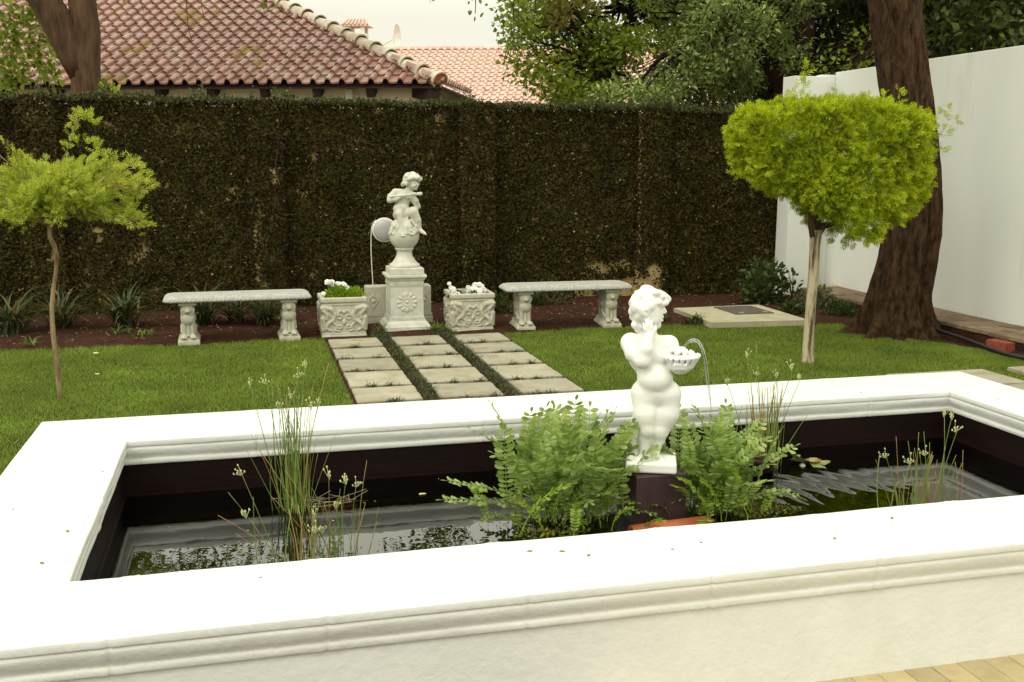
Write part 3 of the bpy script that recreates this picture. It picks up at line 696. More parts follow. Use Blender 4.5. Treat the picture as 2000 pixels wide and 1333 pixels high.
    for q in range(9): s.ell(S(1270+q*3.2, 572+q*q*0.22+1, -22+q*3), rx(6.5), 0.006)
    for (cx, cy, cd) in ((1288, 584, -10), (1292, 591, -5), (1290, 588, 3), (1284, 580, -16), (1280, 590, -25), (1292, 592, -12)): s.ell(S(cx, cy, cd), rx(5.6), 0.006)
    for (cx, cy) in ((1230, 622), (1234, 634), (1240, 642), (1246, 636), (1228, 610), (1238, 628)): s.ell(S(cx, cy, g.uniform(-14, 10)), rx(8), 0.008)
    for (cx, cy) in ((1236, 588), (1254, 591), (1255, 607), (1254, 620)):       # drilled hollows between the curls
        s.chain([S(cx, cy, -36), S(cx+1.5, cy+6, -36)], [rx(2.4), rx(1.8)], 0.003, sub=True)
    return s.mesh('fountain_statue', M['statue_white'])
o = put('fountain_statue', fountain_boy(), None, (FX, FY, 0), (0, 0, -FA))
tag(o, 'glossy white statue of a curly haired boy holding a shell bowl, standing in the pond', 'statue')
# jet of water
def Sw(px, py, d):
    l = S(px, py, d); c, s_ = math.cos(-FA), math.sin(-FA)
    return (FX+l[0]*c-l[1]*s_, FY+l[0]*s_+l[1]*c, l[2])
jet = MB()
pts = [(1327, 678), (1331, 668), (1337, 661), (1345, 657.5), (1353, 659), (1359, 665), (1364, 674), (1368, 688), (1371, 702), (1374, 722), (1378, 745), (1383, 775), (1388, 815), (1393, 862), (1397, 912), (1400, 960), (1402, 1000)]
P = np.array([Sw(a, b_, -16) for a, b_ in pts])
P[:, 2] = np.clip(P[:, 2], WZ, 9)
jet.tube(P, [0.005, 0.0055, 0.006, 0.0062, 0.0064, 0.0068, 0.0062, 0.0055, 0.006, 0.0065, 0.005, 0.0035, 0.003, 0.0028, 0.0026, 0.0024, 0.003], 8, True, 0.16)
P2 = P[2:12]+rng.normal(0, 0.0016, (10, 3))+np.array([0.004, 0, -0.006]); jet.tube(P2, [0.003, 0.004, 0.003, 0.004, 0.003, 0.0045, 0.005, 0.004, 0.003, 0.002], 6, True, 0.2)
for i in range(26):
    q = P[random.randrange(9, 17)]+rng.normal(0, 0.006, 3); jet.ell(q, (0.0022,)*3, 6, 4)
tag(jet.build('water_jet', M['jet'], None, True), 'thin arc of clear water spurting from the shell bowl', 'water jet')

# terracotta pipe lying in front of the block
tp = MB(); a0 = np.array([1.56, 3.965, 0.096]); a1 = np.array([1.93, 3.985, 0.102])
nseg = 20; V = []; F = []
for i, (c, ro, ri) in enumerate(((a0, .052, .040), (a1, .052, .040))):
    for r_ in (ro, ri):
        for k in range(nseg):
            t_ = 2*math.pi*k/nseg; V.append((c[0], c[1]+r_*math.cos(t_), c[2]+r_*math.sin(t_)))
for k in range(nseg):
    k2 = (k+1) % nseg
    F += [(k, k2, 2*nseg+k2, 2*nseg+k), (nseg+k2, nseg+k, 3*nseg+k, 3*nseg+k2), (k2, k, nseg+k, nseg+k2), (2*nseg+k, 2*nseg+k2, 3*nseg+k2, 3*nseg+k)]
tp.add(V, F); tag(tp.build('terracotta_pipe', M['terracotta'], None, True), 'orange terracotta pipe lying in the water against the dark block', 'pipe')

# ================================================================== STATUE WITH FLUTE
ped = empty('pedestal', (1.525, 10.22, 0)); tag(ped, 'square cast stone pedestal with a carved rosette behind the stepping stones', 'pedestal')
b = MB()
def ringbox(mb, hs):
    V = []; F = []
    for h_, z in hs: V += [(-h_, -h_, z), (h_, -h_, z), (h_, h_, z), (-h_, h_, z)]
    for k in range(len(hs)-1):
        for j in range(4): F.append((k*4+j, k*4+(j+1) % 4, (k+1)*4+(j+1) % 4, (k+1)*4+j))
    F += [(3, 2, 1, 0), tuple(4*(len(hs)-1)+i for i in range(4))]
    mb.add(V, F)
ringbox(b, [(0.232, 0.0), (0.230, 0.062), (0.222, 0.068), (0.205, 0.098), (0.186, 0.112), (0.183, 0.118), (0.183, 0.126)]); b.build('base', M['cast_stone_light'], ped)
b = MB(); ringbox(b, [(0.172, 0.126), (0.166, 0.165), (0.163, 0.45), (0.166, 0.462), (0.166, 0.512)]); b.build('shaft', M['cast_stone_light'], ped)
b = MB(); ringbox(b, [(0.170, 0.5125), (0.176, 0.522), (0.180, 0.532), (0.192, 0.545), (0.196, 0.552), (0.196, 0.570), (0.192, 0.575)]); b.build('cornice', M['cast_stone_light'], ped)
for z0, z1, hw in ((0.129, 0.152, 0.170), (0.470, 0.500, 0.166)):
    b = MB()
    for i in range(13):
        x = -hw+0.008+i*(2*hw-0.03)/12
        for sgn in (1,):
            b.box((x, -hw-0.007, z0), (x+0.014, -hw+0.002, z1)); b.box((-hw-0.007, x, z0), (-hw+0.002, x+0.014, z1)); b.box((hw-0.002, x, z0), (hw+0.007, x+0.014, z1))
    b.build('dentil_band', M['cast_stone_light'], ped)
s = Sculpt((-0.12, -0.03, -0.12), (0.12, 0.03, 0.12), 0.0032)
for q in range(12):
    a = 2*math.pi*q/12; ca, sa = math.cos(a), math.sin(a)
    s.ell((0.078*ca, 0, 0.078*sa), (0.026, 0.009, 0.016), 0.002, rot=[(ca, 0, sa), (0, 1, 0), (-sa, 0, ca)])
    s.ell((0.052*math.cos(a+.26), 0, 0.052*math.sin(a+.26)), (0.008, 0.008, 0.008), 0.002)
s.ell((0, 0.002, 0), (0.098, 0.006, 0.098), 0.002)
for q in range(24):
    a = 2*math.pi*q/24; s.ell((0.036*math.cos(a), -0.002, 0.036*math.sin(a)), 0.007, 0.003)
s.ell((0, -0.002, 0), (0.017, 0.012, 0.017), 0.003)
put('rosette', s.mesh('rosette', M['cast_stone_light']), ped, (0, -0.168, 0.305))

urn = empty('urn', (1.53, 10.22, 0.575)); tag(urn, 'turned stone urn foot with a round ball body, between the pedestal and the cherub', 'urn')
b = MB(); ringbox(b, [(0.166, 0.002), (0.168, 0.006), (0.168, 0.058), (0.160, 0.066)]); b.build('foot_slab', M['cast_stone_light'], urn)
b = MB(); b.lathe([(0.150, 0.066), (0.153, 0.075), (0.152, 0.088), (0.140, 0.098), (0.130, 0.106), (0.122, 0.112), (0.112, 0.125), (0.095, 0.150), (0.082, 0.175), (0.076, 0.200), (0.076, 0.222), (0.085, 0.234), (0.092, 0.240), (0.094, 0.252), (0.086, 0.258), (0.090, 0.264)], 32)
b.build('stem', M['cast_stone_light'], urn, True)

U7 = 0.00076
def C7(x, y, d=0.0): return ((x-605)*U7, d*U7, 0.955-(y-920)*U7*0.995)
def flute_cherub():
    s = Sculpt((-0.20, -0.20, 0.775), (0.24, 0.18, 1.60), 0.0042)
    q7 = U7
    s.ell(C7(605, 920), 198*q7, 0.004)
    # cloth thrown over the ball
    g = np.random.default_rng(3)
    s.ell(C7(600, 790, 0), (170*q7, 160*q7, 90*q7), 0.02)
    for pts, r_ in (([(440, 880, -120), (480, 800, -130), (540, 720, -110)], 22), ([(470, 900, -140), (520, 820, -150), (560, 740, -130)], 18), ([(640, 700, -120), (690, 800, -165), (760, 860, -140)], 24),
                    ([(650, 760, -150), (690, 850, -180), (740, 880, -160)], 20), ([(600, 720, -140), (650, 880, -185), (720, 900, -180)], 18), ([(420, 900, -80), (440, 830, -90), (500, 760, -80)], 20),
                    ([(700, 720, -120), (760, 800, -130), (790, 860, -100)], 22), ([(620, 700, -120), (640, 800, -180), (640, 890, -190)], 15)):
        s.chain([C7(*p) for p in pts], [r_*q7]*3, 0.008)
    # seat and trunk
    s.ell(C7(590, 660, 10), (125*q7, 105*q7, 75*q7), 0.02)
    s.ell(C7(575, 575, -10), (108*q7, 92*q7, 90*q7), 0.02)
    s.ell(C7(590, 450, 0), (112*q7, 80*q7, 105*q7), 0.02)
    s.ell(C7(560, 430, -60), (40*q7, 25*q7, 30*q7), 0.01); s.ell(C7(640, 430, -60), (40*q7, 25*q7, 30*q7), 0.01)
    s.cap(C7(500, 365), C7(685, 370), 50*q7, 50*q7, 0.015)
    s.cap(C7(640, 370), C7(690, 280, -10), 42*q7, 38*q7, 0.01)
    # arms
    s.chain([C7(500, 370), C7(440, 420, -20), C7(428, 462, -45)], [48*q7, 44*q7, 38*q7], 0.01)
    s.chain([C7(428, 462, -45), C7(500, 450, -90), C7(560, 425, -105)], [38*q7, 32*q7, 22*q7], 0.01)
    s.chain([C7(690, 375), C7(740, 460, -30), C7(785, 545, -50)], [48*q7, 44*q7, 38*q7], 0.01)
    s.chain([C7(785, 545, -50), C7(765, 470, -85), C7(738, 410, -105)], [38*q7, 34*q7, 24*q7], 0.01)
    s.ell(C7(575, 418, -112), (26*q7, 16*q7, 18*q7), 0.004); s.ell(C7(735, 395, -115), (26*q7, 16*q7, 24*q7), 0.004)
    for i in range(4):
        s.chain([C7(558+i*15, 420, -120), C7(560+i*15, 402, -132), C7(562+i*15, 390, -122)], [9*q7, 8*q7, 7*q7], 0.002)
        s.chain([C7(714+i*15, 395, -122), C7(712+i*15, 376, -136), C7(714+i*15, 364, -126)], [9*q7, 8*q7, 7*q7], 0.002)
    s.chain([C7(552, 425, -100), C7(548, 410, -104)], [9*q7, 7*q7], 0.002); s.chain([C7(715, 405, -100), C7(708, 392, -104)], [9*q7, 7*q7], 0.002)
    # flute
    s.cap(C7(435, 415, -104), C7(820, 378, -128), 15*q7, 17*q7, 0.001)
    s.cap(C7(790, 380, -126), C7(826, 378, -128), 22*q7, 24*q7, 0.001)
    # legs
    s.chain([C7(530, 655, -10), C7(545, 630, -110)], [62*q7, 52*q7], 0.014)
    s.chain([C7(548, 640, -112), C7(572, 730, -118), C7(588, 860, -150)], [52*q7, 46*q7, 27*q7], 0.01)
    s.chain([C7(588, 870, -150), C7(592, 905, -185)], [32*q7, 28*q7], 0.008)
    s.chain([C7(650, 660, -10), C7(725, 610, -100)], [76*q7, 66*q7], 0.014)
    s.chain([C7(728, 620, -105), C7(775, 720, -100), C7(808, 835, -95)], [66*q7, 52*q7, 28*q7], 0.01)
    s.chain([C7(808, 850, -95), C7(870, 888, -140)], [32*q7, 20*q7], 0.008)
    for i in range(5):
        s.cap(C7(572+i*10, 912, -200), C7(570+i*11, 918, -214), 7*q7, 6*q7, 0.002)
        s.cap(C7(862+i*3, 882+i*4, -135-i*8), C7(882+i*3, 890+i*4, -142-i*8), 6*q7, 5*q7, 0.002)
    # head, turned to the right and bowed over the flute
    s.ell(C7(715, 225, 0), (88*q7, 88*q7, 92*q7), 0.01)
    s.ell(C7(738, 265, -30), (56*q7, 60*q7, 68*q7), 0.012)
    s.ell(C7(762, 318, -52), (22*q7, 22*q7, 18*q7), 0.008)
    s.chain([C7(780, 250, -82), C7(790, 276, -96)], [8*q7, 11*q7], 0.004)
    s.ell(C7(780, 298, -88), (14*q7, 12*q7, 6*q7), 0.003)
    s.ell(C7(742, 278, -84), (22*q7, 16*q7, 22*q7), 0.008)
    for ex in (750, 792): s.ell(C7(ex, 250, -88), (9*q7, 9*q7, 7*q7), 0.003, sub=True)
    for qn in range(80):
        th = g.uniform(0, 6.28); ph = math.acos(g.uniform(-0.5, 1)); dx, dy, dz = math.sin(ph)*math.cos(th), math.sin(ph)*math.sin(th), math.cos(ph)
        if dz < 0.2 and dy < -0.2 and dx > -0.35: continue
        c = np.array(C7(712, 210, 0))+np.array([dx, dy, dz])*96*q7
        s.ell(c, g.uniform(18, 30)*q7, 0.004)
    for cx, cy, cd in ((810, 195, -50), (825, 190, -20), (800, 170, -60), (600, 262, -10), (612, 245, -40), (640, 250, -70), (680, 190, -95), (730, 175, -95), (775, 178, -80)): s.ell(C7(cx, cy, cd), 30*q7, 0.005)
    return s.mesh('cherub_statue', M['cast_stone_light'])
cher = put('cherub_statue', flute_cherub(), None, (1.53, 10.22, 0), (0, 0, R(-8.5)))
tag(cher, 'pale stone cherub playing a flute, seated on a ball on top of the pedestal', 'statue')

# low carved plinth behind
pw = empty('carved_trough', (1.50, 10.52, 0)); tag(pw, 'wide low carved stone block standing behind the rosette pedestal', 'stone block')
b = MB(); b.box((-0.335, -0.07, 0.10), (0.335, 0.10, 0.42), 0.012); b.build('body', M['cast_stone'], pw)
b = MB(); b.box((-0.35, -0.085, 0.0), (0.35, 0.11, 0.0995), 0.01); b.build('base', M['cast_stone'], pw)
b = MB()
for i in range(20):
    x = -0.33+i*0.0345; b.box((x, -0.084, 0.105), (x+0.018, -0.069, 0.132))
b.build('dentil_band', M['cast_stone'], pw)
def diamond():
    s = Sculpt((-0.06, -0.02, -0.09), (0.06, 0.02, 0.09), 0.0032)
    c = [(0, 0, 0.075), (0.042, 0, 0.012), (0.042, 0, -0.012), (0, 0, -0.075), (-0.042, 0, -0.012), (-0.042, 0, 0.012), (0, 0, 0.075)]
    s.chain(c, [0.007]*7, 0.003); s.ell((0, 0, 0), (0.03, 0.008, 0.03), 0.003); s.ell((0, -0.004, 0), (0.013, 0.010, 0.013), 0.002)
    s.ell((0, 0, 0.045), (0.012, 0.007, 0.016), 0.003); s.ell((0, 0, -0.045), (0.012, 0.007, 0.016), 0.003)
    return s.mesh('diamond_ornament', M['cast_stone'])
dm = diamond()
for x in (-0.262, 0.262): put('diamond_ornament', dm, pw, (x, -0.072, 0.27))

# round lamp
lp = empty('garden_lamp', (1.372, 10.50, 0.99), R(-8)); tag(lp, 'unlit round white bulkhead lamp with a cable, beside the stone ball', 'lamp')
def disc(prof, mat, name, rotx=90, n=32):
    b = MB(); b.lathe(prof, n); o = b.build(name, mat, lp, True); o.rotation_euler = (R(rotx), 0, 0); return o
disc([(0.112, -0.02), (0.122, -0.015), (0.125, 0.01), (0.122, 0.022), (0.112, 0.026)], M['lamp_rim'], 'rim')
disc([(0.111, 0.0262), (0.107, 0.038), (0.09, 0.052), (0.06, 0.062), (0.03, 0.066)], M['lamp_glass'], 'lens')
b = MB(); b.tube([(0.0, 0.0, 0.0), (0.06, 0.05, -0.05), (0.14, 0.06, -0.2), (0.15, 0.05, -0.57)], 0.012, 8); b.build('bracket', M['cable'], lp, True)
b = MB(); b.tube([(-0.085, -0.0, 0.095), (-0.11, -0.005, 0.075), (-0.128, -0.008, 0.03), (-0.136, -0.01, -0.06), (-0.139, -0.01, -0.2), (-0.136, -0.01, -0.35), (-0.130, -0.01, -0.48), (-0.128, 0.0, -0.60), (-0.12, 0.03, -0.90)], 0.0052, 8); b.build('cable', M['cable'], lp, True)

# ================================================================== BENCHES
def lion_leg():
    s = Sculpt((-0.105, -0.19, -0.002), (0.105, 0.19, 0.412), 0.0046)
    s.box((-0.098, -0.175, 0.0), (0.098, 0.175, 0.050), 0.008)
    s.box((-0.088, -0.160, 0.045), (0.088, 0.160, 0.068), 0.006, 0.006)
    s.box((-0.078, -0.165, 0.372), (0.078, 0.165, 0.400), 0.006)
    s.box((-0.060, -0.13, 0.06), (0.060, 0.13, 0.375), 0.015, 0.01)
    for sg in (-1, 1):
        y = lambda v: sg*v
        s.ell((0, y(0.120), 0.245), (0.064, 0.045, 0.060), 0.012)          # chest
        s.ell((0, y(0.132), 0.335), (0.064, 0.032, 0.044), 0.008)           # mane
        for i in range(14):
            a = math.pi*2*i/14; s.ell((0.052*math.cos(a), y(0.140), 0.325+0.042*math.sin(a)), 0.013, 0.004)
        s.ell((0, y(0.156), 0.328), (0.032, 0.026, 0.036), 0.006)           # face
        s.ell((0, y(0.178), 0.318), (0.014, 0.013, 0.015), 0.005)           # muzzle
        for e in (-1, 1):
            s.ell((e*0.013, y(0.180), 0.338), 0.005, 0.002, sub=True); s.ell((e*0.03, y(0.15), 0.36), 0.010, 0.003)
        for i in range(-3, 4):
            s.cap((i*0.016, y(0.148), 0.285-0.01*abs(i)), (i*0.012, y(0.152), 0.215+0.008*abs(i)), 0.008, 0.005, 0.004)
        for e in (-1, 0, 1):
            s.chain([(e*0.036, y(0.122), 0.22), (e*0.036, y(0.130), 0.14), (e*0.038, y(0.132), 0.095)], [0.019, 0.013, 0.014], 0.006)
        for e in (-1, 1):
            s.ell((e*0.042, y(0.145), 0.082), (0.032, 0.034, 0.022), 0.008)
            for t_ in (-1, 0, 1): s.ell((e*0.042+t_*0.017, y(0.172), 0.076), (0.009, 0.011, 0.010), 0.003)
    for sg in (-1, 1):                                                      # side volutes
        for i in range(14):
            a = i*0.5; r_ = 0.045*(1-i/18); s.ell((sg*0.062, r_*math.cos(a), 0.24+r_*math.sin(a)), 0.009, 0.004)
        s.chain([(sg*0.06, -0.09, 0.12), (sg*0.062, 0, 0.17), (sg*0.06, 0.09, 0.12)], [0.012]*3, 0.005)
    return s.mesh('lion_leg', M['cast_stone'])
def bench_top(L=1.33, D=0.40):
    n = 60; m = 12
    prof = [(-0.030, 0.0), (-0.006, 0.004), (0.0, 0.012), (0.0, 0.020), (-0.006, 0.032), (-0.018, 0.045), (-0.034, 0.054), (-0.040, 0.058), (-0.052, 0.060), (-0.16, 0.0605)]
    # rounded-rectangle path with clipped corners
    c = 0.045; hx, hy = L/2, D/2
    path_ = []
    def seg(a, b_, k):
        for i in range(k): path_.append(np.array(a)+(np.array(b_)-np.array(a))*i/k)
    seg((-hx+c, -hy), (hx-c, -hy), 110); seg((hx-c, -hy), (hx, -hy+c), 5); seg((hx, -hy+c), (hx, hy-c), 30); seg((hx, hy-c), (hx-c, hy), 5)
    seg((hx-c, hy), (-hx+c, hy), 110); seg((-hx+c, hy), (-hx, hy-c), 5); seg((-hx, hy-c), (-hx, -hy+c), 30); seg((-hx, -hy+c), (-hx+c, -hy), 5)
    Pp = np.array(path_); k = len(Pp); V = []
    for (ins, z) in prof:
        for i, p in enumerate(Pp):
            f = -ins
            sx = (hx-f)/hx; sy = (hy-f)/hy
            g = 0.0032*math.sin(i*1.9) if 0.012 < z < 0.055 else 0      # carved leaf edging
            sx += g/hx; sy += g/hy
            V.append((p[0]*sx, p[1]*sy, z))
    F = [(a*k+i, a*k+(i+1) % k, (a+1)*k+(i+1) % k, (a+1)*k+i) for a in range(len(prof)-1) for i in range(k)]
    V.append((0, 0, 0.0605)); V.append((0, 0, 0.0)); F += [(len(prof)*k, (len(prof)-1)*k+i, (len(prof)-1)*k+(i+1) % k) for i in range(k)]
    F += [(len(prof)*k+1, (i+1) % k, i) for i in range(k)]
    b = MB(); b.add(V, F); return b.mesh('seat', M['cast_stone_grey'], False)
llm = lion_leg(); btm = bench_top()
def bench(x0, x1, y, rz, label):
    e = empty('stone_bench', ((x0+x1)/2, y, 0), rz)
    tag(e, label, 'bench', 'stone benches either side of the statue')
    put('seat', btm, e, (0, 0, 0.4005))
    for sx in (-1, 1): put('leg', llm, e, (sx*(x1-x0)/2, 0, 0.0))
    return e
bench(-0.545, 0.365, 9.935, R(1.5), 'stone bench with lion legs left of the planter of yellow green foliage')
bench(2.69, 3.60, 9.98, R(-1.0), 'stone bench with lion legs in front of the bare yellow wall patch')

# ================================================================== PLANTERS
def planter_mesh():
    s = Sculpt((-0.25, -0.25, -0.003), (0.25, 0.25, 0.405), 0.0055)
    s.box((-0.205, -0.205, 0.0), (0.205, 0.205, 0.38), 0.008)
    s.box((-0.215, -0.215, 0.0), (0.215, 0.215, 0.035), 0.01, 0.004); s.box((-0.21, -0.21, 0.035), (0.21, 0.21, 0.055), 0.008, 0.006)
    s.box((-0.222, -0.222, 0.345), (0.222, 0.222, 0.395), 0.012, 0.006); s.box((-0.212, -0.212, 0.318), (0.212, 0.212, 0.335), 0.006, 0.006)
    y0 = 0.207
    def rel(fn):
        for fi, (ux, uy) in enumerate(((1, 0), (0, 1), (-1, 0), (0, -1))):
            nx, ny = uy, -ux
            fn(lambda a, z, o=0.0: (ux*a+nx*(y0+o), uy*a+ny*(y0+o), z))
    def relief(Q):
        for sg in (-1, 1):
            # winged beasts sweeping from the corners
            s.chain([Q(sg*0.185, 0.30), Q(sg*0.12, 0.285), Q(sg*0.085, 0.235), Q(sg*0.10, 0.18), Q(sg*0.15, 0.15), Q(sg*0.175, 0.10), Q(sg*0.13, 0.075)], [0.022, 0.024, 0.018, 0.016, 0.018, 0.016, 0.010], 0.006)
            s.chain([Q(sg*0.19, 0.27), Q(sg*0.16, 0.235), Q(sg*0.165, 0.19)], [0.024, 0.02, 0.016], 0.006)
            s.chain([Q(sg*0.20, 0.20), Q(sg*0.19, 0.13), Q(sg*0.195, 0.08)], [0.02, 0.018, 0.014], 0.005)
            for i in range(4): s.cap(Q(sg*(0.17-0.01*i), 0.29-0.022*i), Q(sg*(0.115-0.006*i), 0.262-0.024*i), 0.008, 0.004, 0.003)
            s.chain([Q(sg*0.11, 0.16), Q(sg*0.07, 0.12), Q(sg*0.085, 0.075), Q(sg*0.045, 0.07)], [0.012, 0.010, 0.010, 0.008], 0.004)
            for i in range(10):
                a = i*0.6; r_ = 0.034*(1-i/13); s.ell(Q(sg*0.045+sg*r_*math.cos(a), 0.20+r_*math.sin(a)), 0.0105, 0.003)
                s.ell(Q(sg*0.040+sg*r_*0.8*math.cos(a), 0.115-r_*0.8*math.sin(a)), 0.009, 0.003)
            s.chain([Q(sg*0.055, 0.245), Q(sg*0.03, 0.27), Q(0, 0.25)], [0.009, 0.010, 0.012], 0.004)
            s.ell(Q(sg*0.205, 0.295), (0.022, 0.022, 0.024), 0.006)
        s.ell(Q(0, 0.155), (0.018, 0.018, 0.026), 0.004)
    rel(relief)
    s.box((-0.182, -0.182, 0.30), (0.182, 0.182, 0.45), 0.005, sub=True)
    return s.mesh('planter_box', M['cast_stone'])
plm = planter_mesh()
soilm = MB(); soilm.box((-0.183, -0.183, 0.25), (0.183, 0.183, 0.345)); soilm = soilm.mesh('soil', M['soil'])
def planter(x, y, rz, label):
    e = empty('stone_planter', (x, y, 0.0), rz); tag(e, label, 'planter', 'square stone planters beside the pedestal')
    put('box', plm, e); put('soil', soilm, e); return e
planter(0.885, 10.06, R(0.0), 'carved stone planter filled with yellow green foliage, left of the pedestal')
planter(2.155, 10.07, R(-1.0), 'carved stone planter half bare with white flowers, right of the pedestal')
# foliage and flowers (individual plants)
leafT = np.array([(0, 0, 0), (0.28, 0.35, 0.06), (0.22, 0.75, 0.04), (0, 1, 0), (-0.22, 0.75, 0.04), (-0.28, 0.35, 0.06), (0, 0.5, -0.02)])
leafF = np.array([(0, 1, 6), (1, 2, 6), (2, 3, 6), (3, 4, 6), (4, 5, 6), (5, 0, 6)])
leaf4 = np.array([(0, 0, 0), (0.36, 0.45, 0.08), (0, 1, 0), (-0.36, 0.45, 0.08)]); leaf4F = np.array([(0, 1, 2), (0, 2, 3)])
def bushmesh(name, n, rad, mat, size, T=leafT, TF=leafF, g=None, up=0.5, base=0.0, hollow=0.35):
    g = g or rng
    d = nrm(g.normal(size=(n, 3))); d[:, 2] = np.abs(d[:, 2])
    r_ = (g.uniform(hollow, 1, n)**0.6)[:, None]
    P = d*r_*np.array(rad)+np.array([0, 0, base])
    D = nrm(d+g.normal(0, 0.6, (n, 3))+np.array([0, 0, up])); Nn = nrm(g.normal(size=(n, 3))+np.array([0, 0, 1.0]))
    V, F = scatter(T, TF, P, D, Nn, size*g.uniform(0.6, 1.3, n))
    return npmesh(name, V, F, mat)
def flower_mesh():
    b = MB()
    for ring, (r1, zz, n) in enumerate(((0.019, 0.002, 7), (0.012, 0.008, 6))):
        for k in range(n):
            a = 2*math.pi*(k+0.4*ring)/n; ca, sa = math.cos(a), math.sin(a); w = 0.009
            b.add([(0, 0, zz-.002), (r1*.6*ca-w*sa, r1*.6*sa+w*ca, zz+.004), (r1*ca, r1*sa, zz+.002), (r1*.6*ca+w*sa, r1*.6*sa-w*ca, zz+.004)], [(0, 1, 2, 3)])
    return b.mesh('flower', M['petal'])
flm = flower_mesh()
eye = MB(); eye.ell((0, 0, 0.008), (0.003, 0.003, 0.003), 6, 4); eyem = eye.mesh('flower_eye', M['flower_eye'])
def flower_plant(name, loc, leafmesh, heads, label, cat, group=None):
    e = empty(name, loc); tag(e, label, cat, group)
    put('foliage', leafmesh, e)
    st = MB()
    for (x, y, z, sc) in heads:
        st.tube([(x*0.5, y*0.5, 0), (x*0.9, y*0.9, z*0.6), (x, y, z)], 0.0018, 4)
        sc *= 1.15; f = put('flower', flm, e, (x, y, z), (R(random.uniform(20, 70)), R(random.uniform(-25, 25)), R(random.uniform(-40, 40))), (sc, sc, sc)); put('flower_eye', eyem, f)
    st.build('stems', M['stem_green'], e)
g = np.random.default_rng(21)
hd = [(-0.10+g.uniform(-.03, .03), -0.02+g.uniform(-.06, .06), 0.145+g.uniform(0, .05), g.uniform(1.1, 1.5)) for _ in range(10)]+[(0.03+g.uniform(-.05, .05), g.uniform(-.06, .06), 0.13+g.uniform(0, .04), g.uniform(1.1, 1.4)) for _ in range(6)]
flower_plant('flowering_plant', (0.86, 10.03, 0.345), bushmesh('foliage', 1100, (0.16, 0.15, 0.135), M['planter_green'], 0.030, g=g), hd, 'yellow green leafy plant with white flowers in the left planter', 'plant')
flower_plant('flowering_plant', (0.735, 9.93, 0.345), bushmesh('foliage', 120, (0.04, 0.04, 0.05), M['planter_green'], 0.026, g=g), [(-0.035, -0.02, 0.085, 1.15), (-0.04, 0.0, 0.06, 1.0), (-0.05, -0.02, 0.03, 0.9)], 'small cluster of white flowers at the left corner of the left planter', 'plant')
fc = empty('feathery_plant', (0.99, 10.0, 0.345)); tag(fc, 'pale green feathery leaved plant spilling over the right side of the left planter', 'plant')
put('foliage', bushmesh('foliage', 900, (0.12, 0.13, 0.125), M['planter_green'], 0.034, leaf4*np.array([0.5, 1, 1]), leaf4F, g, up=1.0), fc)
hd = [(x+g.uniform(-.02, .02), y+g.uniform(-.03, .03), z+g.uniform(-.012, .012), g.uniform(1.35, 1.8)) for x, y, z in
      [(-0.02, 0, .07), (0.0, -.02, .05), (0.03, 0, .08), (0.05, 0, .05), (0.06, .02, .09), (0.02, .04, .10), (-0.05, 0, .04), (0.075, -.02, .04), (-0.01, -.05, .03), (0.045, -.05, .06), (.03, .05, .11), (.06, .05, .07), (0, .06, .06), (-.03, -.03, .05), (.02, -.06, .05), (.09, 0, .06), (.07, -.06, .07), (-.06, .02, .07), (.04, .02, .12), (.10, .04, .05), (.0, .02, .09)]]
flower_plant('flowering_plant', (2.20, 10.02, 0.345), bushmesh('foliage', 420, (0.09, 0.08, 0.06), M['dark_green'], 0.028, g=g), hd, 'dense clump of white flowers in the middle of the right planter', 'plant')
hd = [(-0.06, -.04, .10, 1.3), (-.075, -.03, .14, 1.1), (-.04, -.05, .07, 1.3), (-.015, -.06, .05, 1.2), (.01, -.05, .04, 1.2), (.03, -.06, .02, 1.2), (-.05, -.05, .05, 1.1), (-.03, -.02, .09, 1.1), (0.05, -.06, .02, 1.1)]
flower_plant('flowering_plant', (2.01, 10.0, 0.345), bushmesh('foliage', 300, (0.08, 0.08, 0.055), M['dark_green'], 0.028, g=g), hd, 'trailing white flowers at the left corner of the right planter', 'plant')

